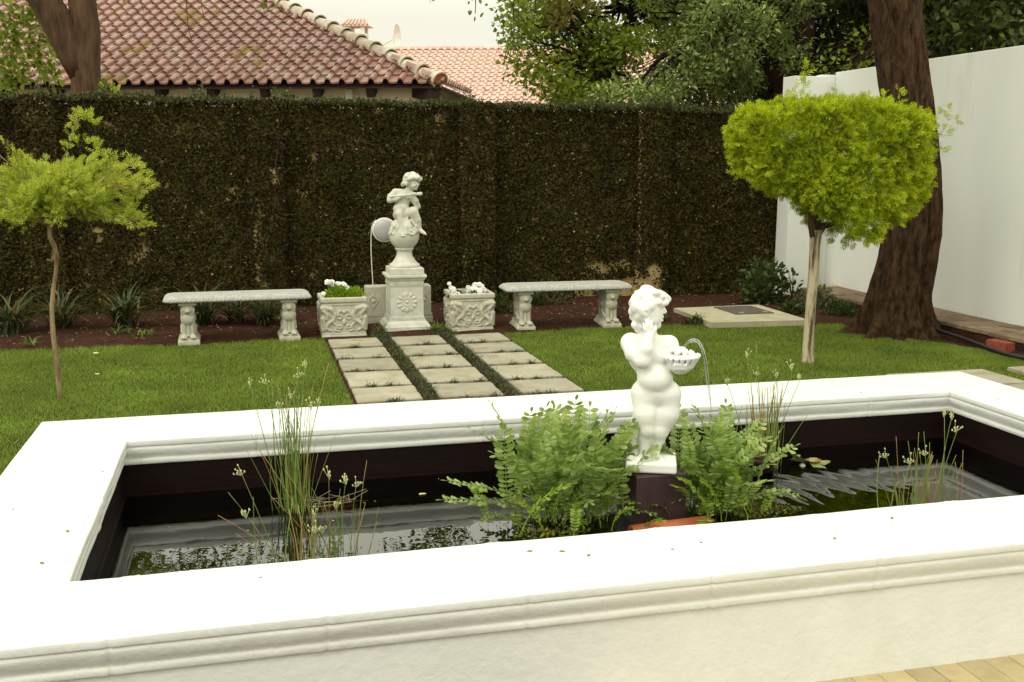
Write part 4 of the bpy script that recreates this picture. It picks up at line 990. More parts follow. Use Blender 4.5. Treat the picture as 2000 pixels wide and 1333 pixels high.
# ================================================================== BOUNDARY WALL + CREEPER
wall = empty('boundary_wall', (1.0, 12.05, 0)); tag(wall, 'yellow plastered garden wall almost hidden under creeper, bare patch low on the right', 'wall')
b = MB(); b.box((-10, 11.98, -0.1), (7.0, 12.18, 2.26)); b.build('wall_panel', M['plaster_yellow'], wall, loc=(-1, -12.05, 0))
PIL = [(-4.5, -4.18), (-2.22, -1.90), (0.09, 0.40), (2.465, 2.80), (4.67, 4.99)]
for (a, c) in PIL:
    b = MB(); b.box((a, 11.83, -0.1), (c, 11.982, 2.24)); b.build('pilaster', M['plaster_yellow'], wall, loc=(-1, -12.05, 0))
def wall_front(x):
    y = np.full_like(x, 11.97)
    for a, c in PIL: y = np.where((x > a-0.02) & (x < c+0.02), 11.82, y)
    return y
def creeper(n, depth0, depth1, size, mat, name, seed, keep=1.0):
    g = np.random.default_rng(seed)
    x = g.uniform(-6.0, 6.62, n); z = g.uniform(0.0, 2.34, n)**1.0
    thick = 0.045+0.035*noise2(x*2.0, z*2.0, 31, 3)+0.02*noise2(x*9, z*9, 32, 2)
    drop = np.zeros(n)
    patches = [(4.62, 0.14, 0.36, 0.17, .97), (4.84, 0.33, 0.10, 0.16, .97), (4.05, 0.13, 0.25, 0.12, .85), (4.22, 0.42, 0.20, 0.10, .8), (4.50, 0.45, 0.14, 0.09, .7), (4.45, 1.10, 0.25, 0.16, .42), (4.62, 0.90, 0.14, 0.14, .5), (4.9, 0.8, 0.1, 0.4, .35), (3.9, 0.25, 0.5, 0.15, .45),
               (0.11, 0.88, 0.05, 0.16, .8), (0.22, 0.98, 0.12, 0.25, .45), (-1.09, 0.72, 0.09, 0.16, .7), (-1.14, 1.0, 0.07, 0.10, .6), (-1.1, 1.35, 0.06, 0.08, .6), (0.12, 0.5, 0.06, 0.2, .5), (5.9, 0.62, 0.12, 0.10, .55), (5.5, 0.9, 0.1, 0.2, .3),
               (0.3, 0.55, 0.06, 0.12, .5), (2.1, 1.8, 0.06, 0.08, .5), (-0.6, 2.05, 0.12, 0.1, .45), (2.47, 1.5, 0.02, 0.3, .3), (3.55, 1.85, 0.1, 0.1, .35), (1.2, 1.9, 0.25, 0.12, .25), (-1.2, 2.0, 0.2, 0.1, .3)]
    for cx, cz, rx_, rz_, a in patches:
        q = ((x-cx)/rx_)**2+((z-cz)/rz_)**2
        drop = np.maximum(drop, a*(.72 if cz > .5 else 1)*np.clip(1.45-q, 0, 1))
    lowb = np.clip(0.30-z, 0, 1)*(x > 2.8)*1.6; drop = np.maximum(drop, np.clip(lowb, 0, .5))
    drop = np.maximum(drop, 0.85*(noise2(x*7, z*7, 44, 3) > 0.92))
    m_ = g.uniform(0, 1, n) > drop*keep
    x, z, thick = x[m_], z[m_], thick[m_]; n = len(x)
    y = wall_front(x)-thick*g.uniform(depth0, depth1, n)-0.006
    m2 = int(n*0.045); pe = np.array([p_[k_] for p_ in PIL for k_ in (0, 1)]); sg = np.array([-1, 1]*len(PIL)); w_ = g.integers(0, len(pe), m2)
    x2 = pe[w_]+sg[w_]*g.uniform(0, .035, m2); y2 = g.uniform(11.77, 11.97, m2); z2 = g.uniform(0, 2.32, m2)
    ok2 = ~((w_ == 8) & (z2 < .42) & (g.uniform(0, 1, m2) < .8)); x2, y2, z2 = x2[ok2], y2[ok2], z2[ok2]
    x = np.concatenate([x, x2]); y = np.concatenate([y, y2]); z = np.concatenate([z, z2]); n = len(x)
    P = np.stack([x, y, z], 1)
    Nn = nrm(np.stack([g.normal(0, .55, n), -np.ones(n), g.normal(0.25, .5, n)], 1)); D = nrm(np.stack([g.normal(0, 1, n), g.normal(0, .3, n), g.normal(-0.5, .8, n)], 1))
    V, F = scatter(leaf4, leaf4F, P, D, Nn, size*g.uniform(0.6, 1.35, n))
    return npmesh(name, V, F, mat)
cr = empty('creeping_fig', (1, 11.9, 0)); tag(cr, 'dark small leaved creeper covering the whole boundary wall like a clipped hedge', 'creeper')
def cput(me, name): return tag(put(name, me, cr, (-1, -11.9, 0)), kind='stuff')
cput(creeper(165000, 0.6, 1.25, 0.030, M['creeper'], 'outer_leaves', 1), 'outer_leaves')
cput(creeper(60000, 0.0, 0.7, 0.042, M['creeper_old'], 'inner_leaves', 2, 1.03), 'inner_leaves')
g = np.random.default_rng(6); n = 26000
x = g.uniform(-6, 6.62, n); zt = 2.325+0.025*noise2(x*3, x*0, 51, 3)-0.012*np.clip(x, 0, 6)/6*2+np.abs(g.normal(0, 0.022, n))*(1+2.2*(noise2(x*6, x*0, 53, 2) > .6))
P = np.stack([x, g.uniform(11.80, 12.25, n), zt-g.uniform(0, 0.05, n)], 1)
V, F = scatter(leaf4, leaf4F, P, nrm(g.normal(0, .7, (n, 3))+np.array([0, -.1, .8])), nrm(g.normal(size=(n, 3))+np.array([0, -.5, 1])), 0.032*g.uniform(.6, 1.3, n))
cput(npmesh('top_leaves', V, F, M['creeper_new']), 'top_leaves')
b = MB(); g = np.random.default_rng(61)
for i in range(90):
    x = g.uniform(-5, 6.5); z = g.uniform(0.02, 1.9); p = [np.array([x, 0, z])]
    for k in range(5): p.append(p[-1]+np.array([g.normal(0, .06), 0, g.uniform(.03, .13)]))
    p = np.array(p); p[:, 1] = wall_front(p[:, 0])-g.uniform(0.02, 0.085)
    p = p[p[:, 2] < 2.25]
    if len(p) > 2: b.tube(p, g.uniform(.0015, .004), 4, False)
tag(b.build('stems', M['bark_mid'], cr, loc=(-1, -11.9, 0)), kind='stuff')

# ================================================================== WHITE WALL
ww = empty('white_wall', (7.25, 8.0, 0)); tag(ww, 'tall plain white plastered wall on the right with a square pier at its far end', 'wall')
def wbox(name, lo, hi, bev=0.006):
    b = MB(); b.box(lo, hi, bev); return b.build(name, M['wall_white'], ww, loc=(-7.25, -8.0, 0))
wbox('wall_panel', (7.15, 2.5, 0.10), (7.38, 11.70, 2.775)); wbox('pier', (6.515, 11.56, 0.0), (6.955, 11.84, 2.71)); wbox('wall_return', (6.957, 11.69, 0.05), (7.147, 11.83, 2.742))
b = MB(); b.box((6.86, 11.34, 0.0), (7.145, 11.5, 0.165), 0.01); tag(b.build('footing_block', M['concrete'], ww, loc=(-7.25, -8.0, 0)))

# ================================================================== HOUSES
def tile_mesh(w, L, mat, name='roof_tile'):
    # roll on the left, shallow pan to the right; y up-slope, z out of the roof
    pr = []
    for i in range(6):
        a = math.pi*(1-i/5); pr.append((0.044+0.043*math.cos(a), 0.006+0.066*math.sin(a)))
    pr += [(0.10, 0.004), (0.14, 0.0), (w-0.004, 0.008)]
    pr = np.array(pr); m = len(pr); V = []; F = []
    for (y, dz, dn) in ((0, 0.034, -0.026), (0, 0.034, 0.0), (L, 0.0, 0.0)):
        for p in pr: V.append((p[0], y, p[1]+dz+dn))
    for a in (0, 1):
        for k in range(m-1): F.append((a*m+k, a*m+k+1, (a+1)*m+k+1, (a+1)*m+k))
    b = MB(); b.add(V, F); me = b.mesh(name, mat, False); return me, np.array(V), F
def roof(house, origin, az, pitch, tilew, rowh, nc0, nc1, nrows, hip, mat, moss, vis, uoff=0.0, prio=None):
    """tiles on a slope: origin = eave corner, columns run to the LEFT of it"""
    me, TV, TF = tile_mesh(tilew, rowh*1.12, mat)
    me2 = me.copy(); me2.materials[0] = moss if moss else mat
    e = np.array([math.cos(az), -math.sin(az), 0]); nh = np.array([math.sin(az), math.cos(az), 0])
    up = nh*math.cos(pitch)+np.array([0, 0, math.sin(pitch)]); nn = np.cross(e, up)
    cand = []
    for j in range(nrows):
        for i in range(nc0, nc1):
            s_ = (i+1)*tilew; v = j*rowh
            if hip and s_-tilew*0.45 < (v+rowh*0.4)*math.cos(pitch): continue
            p = np.array(origin)-e*s_+up*v+nn*0.0
            cand.append((prio(i, j) if prio else i+j*1.6, i, j, p))
    cand.sort(key=lambda c: c[0])
    rest = MB(); hl = np.array(house.location)
    for q, (pr_, i, j, p) in enumerate(cand):
        if q < 300:
            mm = me2 if (moss and noise2(np.array([i*0.35]), np.array([j*0.5]), 71, 2)[0] > 0.62 and random.random() < .7) else me
            o = put('roof_tile', mm, house)
            a = Matrix(((e[0], up[0], nn[0]), (e[1], up[1], nn[1]), (e[2], up[2], nn[2])))
            jt = Matrix.Rotation(R(random.uniform(-.9, .9)), 3, 'Z') @ Matrix.Rotation(R(random.uniform(-.5, .5)), 3, 'X')
            mw = (a @ jt).to_4x4(); mw.translation = Vector(p-hl+nn*random.uniform(-.002, .004)); o.matrix_basis = mw
        else:
            rest.add(p-hl+TV[:, :1]*e+TV[:, 1:2]*up+TV[:, 2:3]*nn, TF)
    if rest.n: tag(rest.build('roof_tiles', mat, house), kind='stuff')
    return e, nh, up, nn

AZ = R(20.2); HP = R(25)
H1 = np.array([2.662, 14.178, 2.704])
house = empty('neighbour_house', (0, 17, 0)); tag(house, 'house with a hipped pinkish clay tile roof, behind the creeper wall on the left', 'house')
HL = np.array([0, 17.0, 0])
TW, RH = 0.203, 0.295
e1, n1, up1, nn1 = roof(house, H1, AZ, HP, TW, RH, 0, 46, 23, True, M['roof_tile'], M['roof_tile_moss'], None,
    prio=lambda i, j: (0 if (i <= 32 and j <= 14) else 1000)+i*0.6+j*1.6)
def hbox(name, mat, corners_uvz, bev=0):
    """box from u (left along eave), v (back), z ranges"""
    (u0, u1), (v0, v1), (z0, z1) = corners_uvz
    V = []
    for z in (z0, z1):
        for u, v in ((u0, v0), (u1, v0), (u1, v1), (u0, v1)): 
            p = H1-e1*u+n1*v; V.append((p[0]-HL[0], p[1]-HL[1], z))
    b = MB(); b.add(V, [(0, 1, 2, 3), (7, 6, 5, 4), (4, 5, 1, 0), (5, 6, 2, 1), (6, 7, 3, 2), (7, 4, 0, 3)]); return b.build(name, mat, house)
hbox('wall', M['plaster_grey'], ((0.40, 12), (0.36, 9), (-0.1, 2.83)))
hbox('fascia', M['dark_wood'], ((0.03, 12), (0.035, 0.075), (2.655, 2.697)))
hbox('fascia', M['dark_wood'], ((0.03, 0.07), (0.076, 9), (2.655, 2.697)))
# boarded underside of the eave
def hpoly(name, mat, pts):
    b = MB(); V = []
    for u, v, z in pts:
        p = H1-e1*u+n1*v; V.append((p[0]-HL[0], p[1]-HL[1], z))
    b.add(V, [tuple(range(len(pts)))]); return b.build(name, mat, house)
tp_ = math.tan(HP)
hpoly('soffit', M['dark_wood'], [(0.06, 0.06, 2.665), (12, 0.06, 2.665), (12, 0.40, 2.66+0.34*tp_), (0.40, 0.40, 2.66+0.34*tp_)])
hpoly('soffit', M['dark_wood'], [(0.06, 0.08, 2.665), (0.40, 0.42, 2.66+0.34*tp_), (0.40, 9, 2.66+0.34*tp_), (0.06, 9, 2.665)])
hpoly('roof_underlay', M['dark_wood'], [(0.02, 0.02, 2.685), (12, 0.02, 2.685), (12, 6.5, 2.69+6.5*tp_-0.02), (6.5, 6.5, 2.69+6.5*tp_-0.02)])
# side slope (beyond the hip)
b = MB(); V = []
for u, v, z in [(0.0, 0.0, 2.712), (0.0, 9, 2.712), (6.5, 9, 2.71+6.5*tp_), (6.5, 6.5, 2.71+6.5*tp_)]:
    p = H1-e1*u+n1*v; V.append((p[0]-HL[0], p[1]-HL[1], z))
b.add(V, [(0, 1, 2, 3)]); b.build('side_slope', M['roof_tile'], house)
tmS, TVs, TFs = tile_mesh(TW, RH*1.12, M['roof_tile'])
b = MB(); upS = -e1*math.cos(HP)+np.array([0, 0, math.sin(HP)]); nnS = np.cross(n1, upS)
for j in range(3):
    for i in range(14+0):
        vv = i*TW+j*RH*math.cos(HP)+0.02
        p = H1-HL+n1*vv+upS*(j*RH)+nnS*0.012
        b.add(p+TVs[:, :1]*n1+TVs[:, 1:2]*upS+TVs[:, 2:3]*nnS, TFs)
tag(b.build('side_tiles', M['roof_tile'], house), kind='stuff')
for u in (1.02, 1.78, 2.53, 3.30, 4.06, 4.82, 5.62, 6.4, 7.2, 8.0):
    b = MB(); V = []
    for du in (-0.05, 0.05):
        for v, z in ((0.08, 2.665), (0.13, 2.54), (0.20, 2.54), (0.35, 2.62), (0.35, 2.80)):
            p = H1-e1*(u+du)+n1*v; V.append((p[0]-HL[0], p[1]-HL[1], z))
    b.add(V, [(0, 1, 2, 3, 4), (9, 8, 7, 6, 5), (0, 5, 6, 1), (1, 6, 7, 2), (2, 7, 8, 3), (3, 8, 9, 4), (4, 9, 5, 0)]); b.build('rafter_tail', M['dark_wood'], house)
# hip rafter at the corner
b = MB(); V = []
for z0_, z1_, q in ((2.48, 2.67, 0.10), (2.62, 2.92, 0.75)):
    for s_ in (-0.06, 0.06):
        for z in (z0_, z1_):
            p = H1-e1*(q+s_)+n1*(q-s_); V.append((p[0]-HL[0], p[1]-HL[1], z))
b.add(V, [(0, 2, 3, 1), (4, 5, 7, 6), (0, 1, 5, 4), (2, 6, 7, 3), (1, 3, 7, 5), (0, 4, 6, 2)]); b.build('hip_rafter', M['dark_wood'], house)
# air brick
ab = hbox('air_vent', M['plaster_grey'], ((2.14, 2.36), (0.350, 0.359), (2.42, 2.62)))
b = MB()
for i in range(4):
    for j in range(3):
        for (du0, du1, z0_, z1_) in ((2.16+i*0.048, 2.16+i*0.048+0.034, 2.425+j*0.06, 2.425+j*0.06+0.044),):
            V = []
            for z in (z0_, z1_):
                for du in (du0, du1):
                    p = H1-e1*du+n1*0.347; V.append((p[0]-HL[0], p[1]-HL[1], z))
            b.add(V, [(0, 1, 3, 2)])
b.build('vent_holes', M['dark_wood'], house)
hbox('downpipe_box', M['wall_white'], ((1.32, 1.42), (0.30, 0.358), (2.30, 2.66)))
# hip caps
hd_ = (n1-e1)/math.sqrt(2); hup = hd_*math.cos(math.atan(tp_/math.sqrt(2)))+np.array([0, 0, math.sin(math.atan(tp_/math.sqrt(2)))])
sd_ = np.cross(hup, np.array([0, 0, 1.0])); sd_ /= np.linalg.norm(sd_); hn = np.cross(sd_, hup)
def cap_mesh():
    V = []; F = []; n = 11
    for y, rr_, dz in ((0, 0.128, 0.018), (0.05, 0.126, 0.016), (0.052, 0.115, 0.012), (0.47, 0.098, -0.004)):
        for k in range(n):
            a = math.pi*k/(n-1)*1.12-math.pi*0.06; V.append((rr_*math.cos(a), y, rr_*math.sin(a)*0.95+dz))
    for a in range(3):
        for k in range(n-1): F.append((a*n+k, a*n+k+1, (a+1)*n+k+1, (a+1)*n+k))
    b = MB(); b.add(V, F)
    # front edge thickness
    V2 = [];
    for k in range(n):
        a = math.pi*k/(n-1)*1.12-math.pi*0.06; V2 += [(0.128*math.cos(a), 0, 0.128*math.sin(a)*0.95+0.018), (0.108*math.cos(a), 0.001, 0.108*math.sin(a)*0.95+0.018)]
    b.add(V2, [(2*k, 2*k+1, 2*k+3, 2*k+2) for k in range(n-1)])
    return b.mesh('hip_cap', M['hip_cap'], True)
cpm = cap_mesh()
A3 = Matrix(((sd_[0], hup[0], hn[0]), (sd_[1], hup[1], hn[1]), (sd_[2], hup[2], hn[2])))
for k in range(17):
    o = put('hip_cap', cpm, house); mw = (A3 @ Matrix.Rotation(R(random.uniform(-1, 1)), 3, 'Z')).to_4x4()
    mw.translation = Vector(H1-HL+hup*(0.03+k*0.43)+hn*0.02); o.matrix_basis = mw
b = MB(); V = [(0, 0, 0)]+[(0.118*math.cos(math.pi*k/12), 0, 0.118*math.sin(math.pi*k/12)) for k in range(13)]+[(0.118, 0, -0.05), (0.04, 0, -0.035), (0.0, 0, -0.06), (-0.04, 0, -0.035), (-0.118, 0, -0.05)]
b.add(V, [(0, i, i+1) for i in range(1, len(V)-1)]+[(0, len(V)-1, 1)])
o = b.build('hip_end', M['terracotta'], house); mw = A3.to_4x4(); mw.translation = Vector(H1-HL+hup*0.045+hn*0.035); o.matrix_basis = mw
# mortar bed under caps
b = MB(); p0 = H1-HL+hup*0.08; b.tube([p0, p0+hup*7.3], 0.085, 8); b.build('hip_mortar', M['hip_cap'], house)

# second house
H2 = np.array([12.3, 22.2, 2.75]); RP2 = R(25)
house2 = empty('far_house', (9, 26, 0)); tag(house2, 'second house with a pale pink tiled roof seen beyond the first, with chimney and dish', 'house')
TW2, RH2 = 0.203, 0.31
e2, n2, up2, nn2 = roof(house2, H2, AZ, RP2, TW2, RH2, 0, 60, 15, False, M['roof_tile_far'], None, None, prio=lambda i, j: abs(i-24)*1.0+j*0.7)
def h2(u, v, z): p = H2-e2*u+n2*v; return (p[0]-9, p[1]-26, z)
b = MB(); t2 = math.tan(RP2); vr = 15*RH2*math.cos(RP2)
b.add([h2(0, 0, 2.74), h2(12.6, 0, 2.74), h2(12.6, vr, 2.74+vr*t2), h2(0, vr, 2.74+vr*t2)], [(0, 1, 2, 3)])
b.add([h2(0, vr, 2.74+vr*t2), h2(12.6, vr, 2.74+vr*t2), h2(12.6, 2*vr, 2.74), h2(0, 2*vr, 2.74)], [(0, 1, 2, 3)]); b.build('roof_underlay', M['roof_tile_far'], house2)
b = MB(); V = []
for z in (-0.1, 2.7):
    for u, v in ((0.4, 0.4), (12.2, 0.4), (12.2, 2*vr-.4), (0.4, 2*vr-.4)): V.append(h2(u, v, z))
b.add(V, [(0, 1, 2, 3), (7, 6, 5, 4), (4, 5, 1, 0), (5, 6, 2, 1), (6, 7, 3, 2), (7, 4, 0, 3)]); b.build('wall', M['plaster_grey'], house2)
rc = MB()
n = 9; V = []; F = []
for y, rr_ in ((0, 0.10), (0.44, 0.085)):
    for k in range(n): a = math.pi*k/(n-1); V.append((y, rr_*math.cos(a), rr_*math.sin(a)))
F = [(k, k+1, n+k+1, n+k) for k in range(n-1)]
rc.add(V, F); rcm = rc.mesh('ridge_cap', M['roof_tile_far'], True)
for k in range(31):
    q = h2(12.4-k*0.4, vr, 2.74+vr*t2+0.01); put('ridge_cap', rcm, house2, q, (0, 0, -AZ))
# chimney, its walls whitened to paint in the glare, and dish on the ridge
ch = h2(11.25, vr+0.3, 0); zc = 2.74+vr*t2
b = MB(); b.box((-0.26, -0.26, zc-0.5), (0.26, 0.26, zc+0.48)); b.build('chimney', M['wall_white'], house2, loc=(ch[0], ch[1], 0), rot=(0, 0, -AZ))
b = MB()
for sx in (-1, 1):
    for sy in (-1, 1): b.box((sx*0.2-0.05, sy*0.2-0.05, zc+0.48), (sx*0.2+0.05, sy*0.2+0.05, zc+0.66))
b.build('chimney_posts', M['wall_white'], house2, loc=(ch[0], ch[1], 0), rot=(0, 0, -AZ))
b = MB(); V = [(-0.40, -0.32, zc+0.66), (0.40, -0.32, zc+0.66), (0.40, 0.32, zc+0.66), (-0.40, 0.32, zc+0.66), (-0.28, 0, zc+0.86), (0.28, 0, zc+0.86)]
b.add(V, [(0, 1, 5, 4), (1, 2, 5), (2, 3, 4, 5), (3, 0, 4), (3, 2, 1, 0)]); b.build('chimney_roof', M['roof_tile_far'], house2, loc=(ch[0], ch[1], 0), rot=(0, 0, -AZ))
b = MB()
for i in range(7): b.tube([(-0.36+i*0.12, -0.325, zc+0.69), (-0.24+i*0.08, 0.0, zc+0.885)], 0.035, 6)
b.build('chimney_tiles', M['roof_tile_far'], house2, loc=(ch[0], ch[1], 0), rot=(0, 0, -AZ))
b = MB(); b.lathe([(0.01, 0.0), (0.15, 0.02), (0.28, 0.075), (0.38, 0.15), (0.385, 0.155)], 28, caps=False)
o = b.build('dish_antenna', M['dish'], house2, True, loc=(ch[0]+0.95, ch[1]-0.4, zc+0.42), rot=(R(90), 0, R(62))); o.scale = (.8, .8, .8)
b = MB(); b.tube([(0.26, 0, zc+0.1), (0.6, -0.1, zc+0.12), (0.9, -0.35, zc+0.3)], 0.02, 6); b.build('dish_arm', M['dish'], house2, loc=(ch[0], ch[1], 0))

# ================================================================== TREES
def limb(p0, p1, r0_, r1_, n=6, sag=0.1, g=rng):
    p0 = np.array(p0, float); p1 = np.array(p1, float); t_ = np.linspace(0, 1, n)[:, None]
    L = np.linalg.norm(p1-p0); P = p0+(p1-p0)*t_; P[:, 2] += sag*L*np.sin(t_[:, 0]*math.pi)
    P[1:-1] += g.normal(0, 0.035*L, (n-2, 3)); return P, np.linspace(r0_, r1_, n)
def crown(name, centres, radii, nper, mat, size, parent, T=leafT, TF=leafF, seed=0, droop=0.0, flat=0.7, shell=0.35, off=(0, 0, 0), kind=None, up=0.3):
    g = np.random.default_rng(seed); Ps, Ds, Ns, Ss = [], [], [], []
    for c, r_ in zip(centres, radii):
        n = int(nper*r_**2*g.uniform(.7, 1.3))
        d = nrm(g.normal(size=(n, 3))); q = (g.uniform(shell, 1, n)**0.5)[:, None]
        P = np.array(c)+d*q*r_*np.array([1, 1, flat])+g.normal(0, 0.08*r_, (n, 3))
        Ps.append(P); Ds.append(nrm(d*0.7+g.normal(0, .7, (n, 3))+np.array([0, 0, -droop]))); Ns.append(nrm(g.normal(0, .7, (n, 3))+np.array([0, 0, 1])+d*up)); Ss.append(size*g.uniform(.6, 1.35, n))
    P = np.concatenate(Ps)-np.array(off)
    V, F = scatter(T, TF, P, np.concatenate(Ds), np.concatenate(Ns), np.concatenate(Ss))
    return tag(put(name, npmesh(name, V, F, mat), parent), kind=kind)
def clumps(n, lo, hi, rlo, rhi, seed, cond=None):
    g = np.random.default_rng(seed); C = []; Rr = []
    while len(C) < n:
        p = g.uniform(lo, hi)
        if cond and not cond(p): continue
        C.append(p); Rr.append(g.uniform(rlo, rhi))
    return np.array(C), np.array(Rr)
def tree(name, base, label, trunks, C, Rr, nper, mat, size, bark, seed=0, T=leafT, TF=leafF, nodes=None, **kw):
    e = empty(name, base); tag(e, label, 'tree'); off = np.array(base)
    b = MB()
    for P, r_ in trunks: b.tube(np.array(P)-off, r_, 12, True, 0.03)
    b.build('trunk', bark, e, True)
    b = MB(); g = np.random.default_rng(seed+100)
    nd = np.concatenate([np.array(P)[len(P)//2:] for P, _ in trunks]) if nodes is None else np.array(nodes)
    for c in C:
        dd = np.linalg.norm(nd-c, axis=1); k = int(np.argmin(dd+g.uniform(0, .3, len(nd))))
        P, r_ = limb(nd[k]-off, c-off, 0.028+0.010*dd[k], 0.008, 6, 0.05, g); b.tube(P, r_, 5, False)
        for _ in range(2):
            q = P[4]+nrm(g.normal(size=3))*0.35; b.tube([P[3], (P[3]+q)/2+g.normal(0, .04, 3), q], [0.012, 0.008, 0.004], 4, False)
    b.build('branches', bark, e, True)
    crown('crown', C, Rr, nper, mat, size, e, T, TF, seed, off=base, **kw)
    return e

# left tree behind the creeper wall
g = np.random.default_rng(41)
TL = [([(-1.70, 13.1, -0.1), (-1.72, 13.05, 1.5), (-1.71, 13.0, 2.4), (-1.70, 13.0, 2.7), (-1.67, 13.0, 3.1), (-1.70, 13.0, 3.7), (-1.4, 13.3, 4.6), (-1.1, 13.6, 5.6)], [0.22, 0.18, 0.168, 0.168, 0.16, 0.15, 0.12, 0.07]),
      ([(-1.73, 13.0, 2.62), (-1.82, 13.0, 2.85), (-1.95, 12.95, 3.2), (-2.10, 12.9, 3.5), (-2.6, 12.7, 4.2), (-3.2, 12.3, 5.0)], [0.14, 0.165, 0.175, 0.165, 0.12, 0.07])]
C1, R1 = clumps(13, (-4.6, 12.4, 4.5), (-1.2, 15.5, 6.2), 0.45, 0.8, 5)
C2, R2 = clumps(34, (-2.2, 15.2, 4.95), (4.6, 17.6, 6.3), 0.35, 0.62, 6)
C3 = np.array([(-2.62, 12.6, 3.25), (-2.55, 12.5, 2.95), (-2.75, 12.8, 3.5), (-2.3, 12.7, 3.0), (-2.95, 12.6, 3.3), (-2.35, 12.75, 3.32), (-2.5, 12.6, 3.6), (-2.6, 12.6, 2.72)]); R3 = np.array([0.26, 0.2, 0.3, 0.17, 0.26, 0.18, .22, .12])
C3 = []; R3 = []
for px, py in ((5, 20), (30, 40), (60, 20), (20, 75), (55, 70), (85, 95), (10, 110), (40, 120), (70, 130), (100, 120), (15, 150), (95, 150), (45, 95), (0, 60), (80, 45), (8, 180), (30, 145)):
    d_ = fw+rr*(px-1000)/2011.-uu*(py-666.5)/2011.; C3.append(np.array([0, 0, CAMH])+d_*12.3); R3.append(.15+.07*((px*7+py*3) % 10)/10)
C3 = np.array(C3); R3 = np.array(R3)
lt = tree('garden_tree', (-1.7, 13.1, 0), 'brown forked tree trunk with pale green leaves rising behind the creeper wall at the left', TL, np.concatenate([C1, C2]), np.concatenate([R1, R2]), 420, M['tree_near'], 0.10, M['bark_mid'], 7, flat=0.75, shell=0.1)
crown('lower_leaves', C3, R3, 1500, M['tree_near'], 0.095, lt, seed=71, off=(-1.7, 13.1, 0), shell=0.0, droop=.5)
b = MB()
for (x, yy, z0_, z1_, dx) in ((-1.05, 12.9, 3.9, 3.35, .03), (-0.92, 12.9, 3.9, 3.45, .10), (-0.60, 12.9, 3.95, 3.0, .08), (-0.42, 12.9, 3.9, 3.3, .06), (0.28, 12.9, 3.9, 3.55, -.04)):
    pp = [np.array([x+dx*k/5+g.normal(0, .012), yy+g.normal(0, .02), z0_+(z1_-z0_)*k/5]) for k in range(6)]
    b.tube(np.array(pp)-np.array((-1.7, 13.1, 0)), np.linspace(.008, .003, 6), 4, False)
b.build('hanging_twigs', M['bark_mid'], lt)
P = []
for (cx, cz, n) in ((-0.42, 3.58, 4), (-0.05, 3.66, 3), (0.30, 3.58, 5), (-1.2, 3.55, 6), (-0.85, 3.68, 4), (0.47, 3.52, 3)):
    for _ in range(n): P.append((cx+g.normal(0, .05), 12.9+g.normal(0, .05), cz+g.normal(0, .05)))
P = np.array(P)-np.array((-1.7, 13.1, 0)); n = len(P)
V, F = scatter(leafT, leafF, P, nrm(g.normal(0, .5, (n, 3))+np.array([0, 0, -.6])), nrm(g.normal(size=(n, 3))+np.array([0, -1, 0.3])), 0.085*g.uniform(.7, 1.2, n))
put('hanging_leaves', npmesh('hanging_leaves', V, F, M['tree_near']), lt)

# large trunk on the right lawn edge
bt = empty('big_tree', (6.2, 8.86, 0)); tag(bt, 'huge dark tree trunk with flaring roots in front of the white wall', 'tree')
def big_trunk():
    zs = [-0.03, 0.0, 0.03, 0.07, 0.12, 0.19, 0.28, 0.4, 0.55, 0.75, 1.0, 1.3, 1.6, 1.9, 2.2, 2.5, 2.8, 3.1, 3.5, 4.0, 4.6, 5.2]
    cx = [6.22, 6.22, 6.22, 6.22, 6.22, 6.23, 6.235, 6.24, 6.26, 6.30, 6.33, 6.33, 6.31, 6.27, 6.21, 6.14, 6.07, 6.01, 5.93, 5.84, 5.75, 5.7]
    zf = np.unique(np.concatenate([np.linspace(-.03, .4, 26), np.linspace(.4, 5.2, 90)])); cx = np.interp(zf, zs, cx); zs = zf
    n = 120; V = []
    lob = [(0.3, 1.0), (1.25, .7), (2.1, .8), (2.9, 1.1), (3.65, 1.2), (4.25, .95), (4.75, 1.1), (5.25, .8), (5.8, 1.0)]
    g = np.random.default_rng(2)
    TT, ZZ = np.meshgrid(np.arange(n)*2*math.pi/n, zs); DN = 0.012*noise2(np.cos(TT)*2.6+ZZ*.9, np.sin(TT)*2.6+ZZ*.5, 91, 4)+.006*noise2(np.cos(TT)*9+ZZ*2, np.sin(TT)*9, 92, 3)
    for iz, (z, c) in enumerate(zip(zs, cx)):
        for k in range(n):
            t_ = 2*math.pi*k/n; r_ = 0.240-0.012*min(z, 3)/3
            rootf = math.exp(-max(z, 0)/0.16); flare = 0.055*math.exp(-max(z, 0)/0.42)
            L_ = 0
            for a, w in lob:
                d = (t_-a+math.pi) % (2*math.pi)-math.pi
                L_ += w*(0.21*rootf*math.exp(-(d/0.17)**2)+0.045*math.exp(-z/0.9)*math.exp(-(d/0.25)**2))
            d = (t_-4.95+math.pi) % (2*math.pi)-math.pi       # the deep fold on the front
            gro = 0.055*math.exp(-(d/0.16)**2)*math.exp(-((z-0.9)/0.9)**2)
            d2 = (t_-5.5+math.pi) % (2*math.pi)-math.pi
            gro -= 0.03*math.exp(-(d2/0.35)**2)*math.exp(-((z-1.0)/1.0)**2)
            rr_ = r_+flare+L_-gro+0.010*math.sin(t_*7+z*1.3)+0.006*math.sin(t_*13-z*2)+float(DN[iz, k])+g.normal(0, .0012)
            V.append((c+rr_*math.cos(t_)-6.2, 8.86+rr_*math.sin(t_)-8.86, z))
    F = [(i*n+k, i*n+(k+1) % n, (i+1)*n+(k+1) % n, (i+1)*n+k) for i in range(len(zs)-1) for k in range(n)]
    b = MB(); b.add(V, F); return b
big_trunk().build('trunk', M['bark_dark'], bt, True)
b = MB()
top = np.array([5.7, 8.86, 5.1])-np.array([6.2, 8.86, 0])
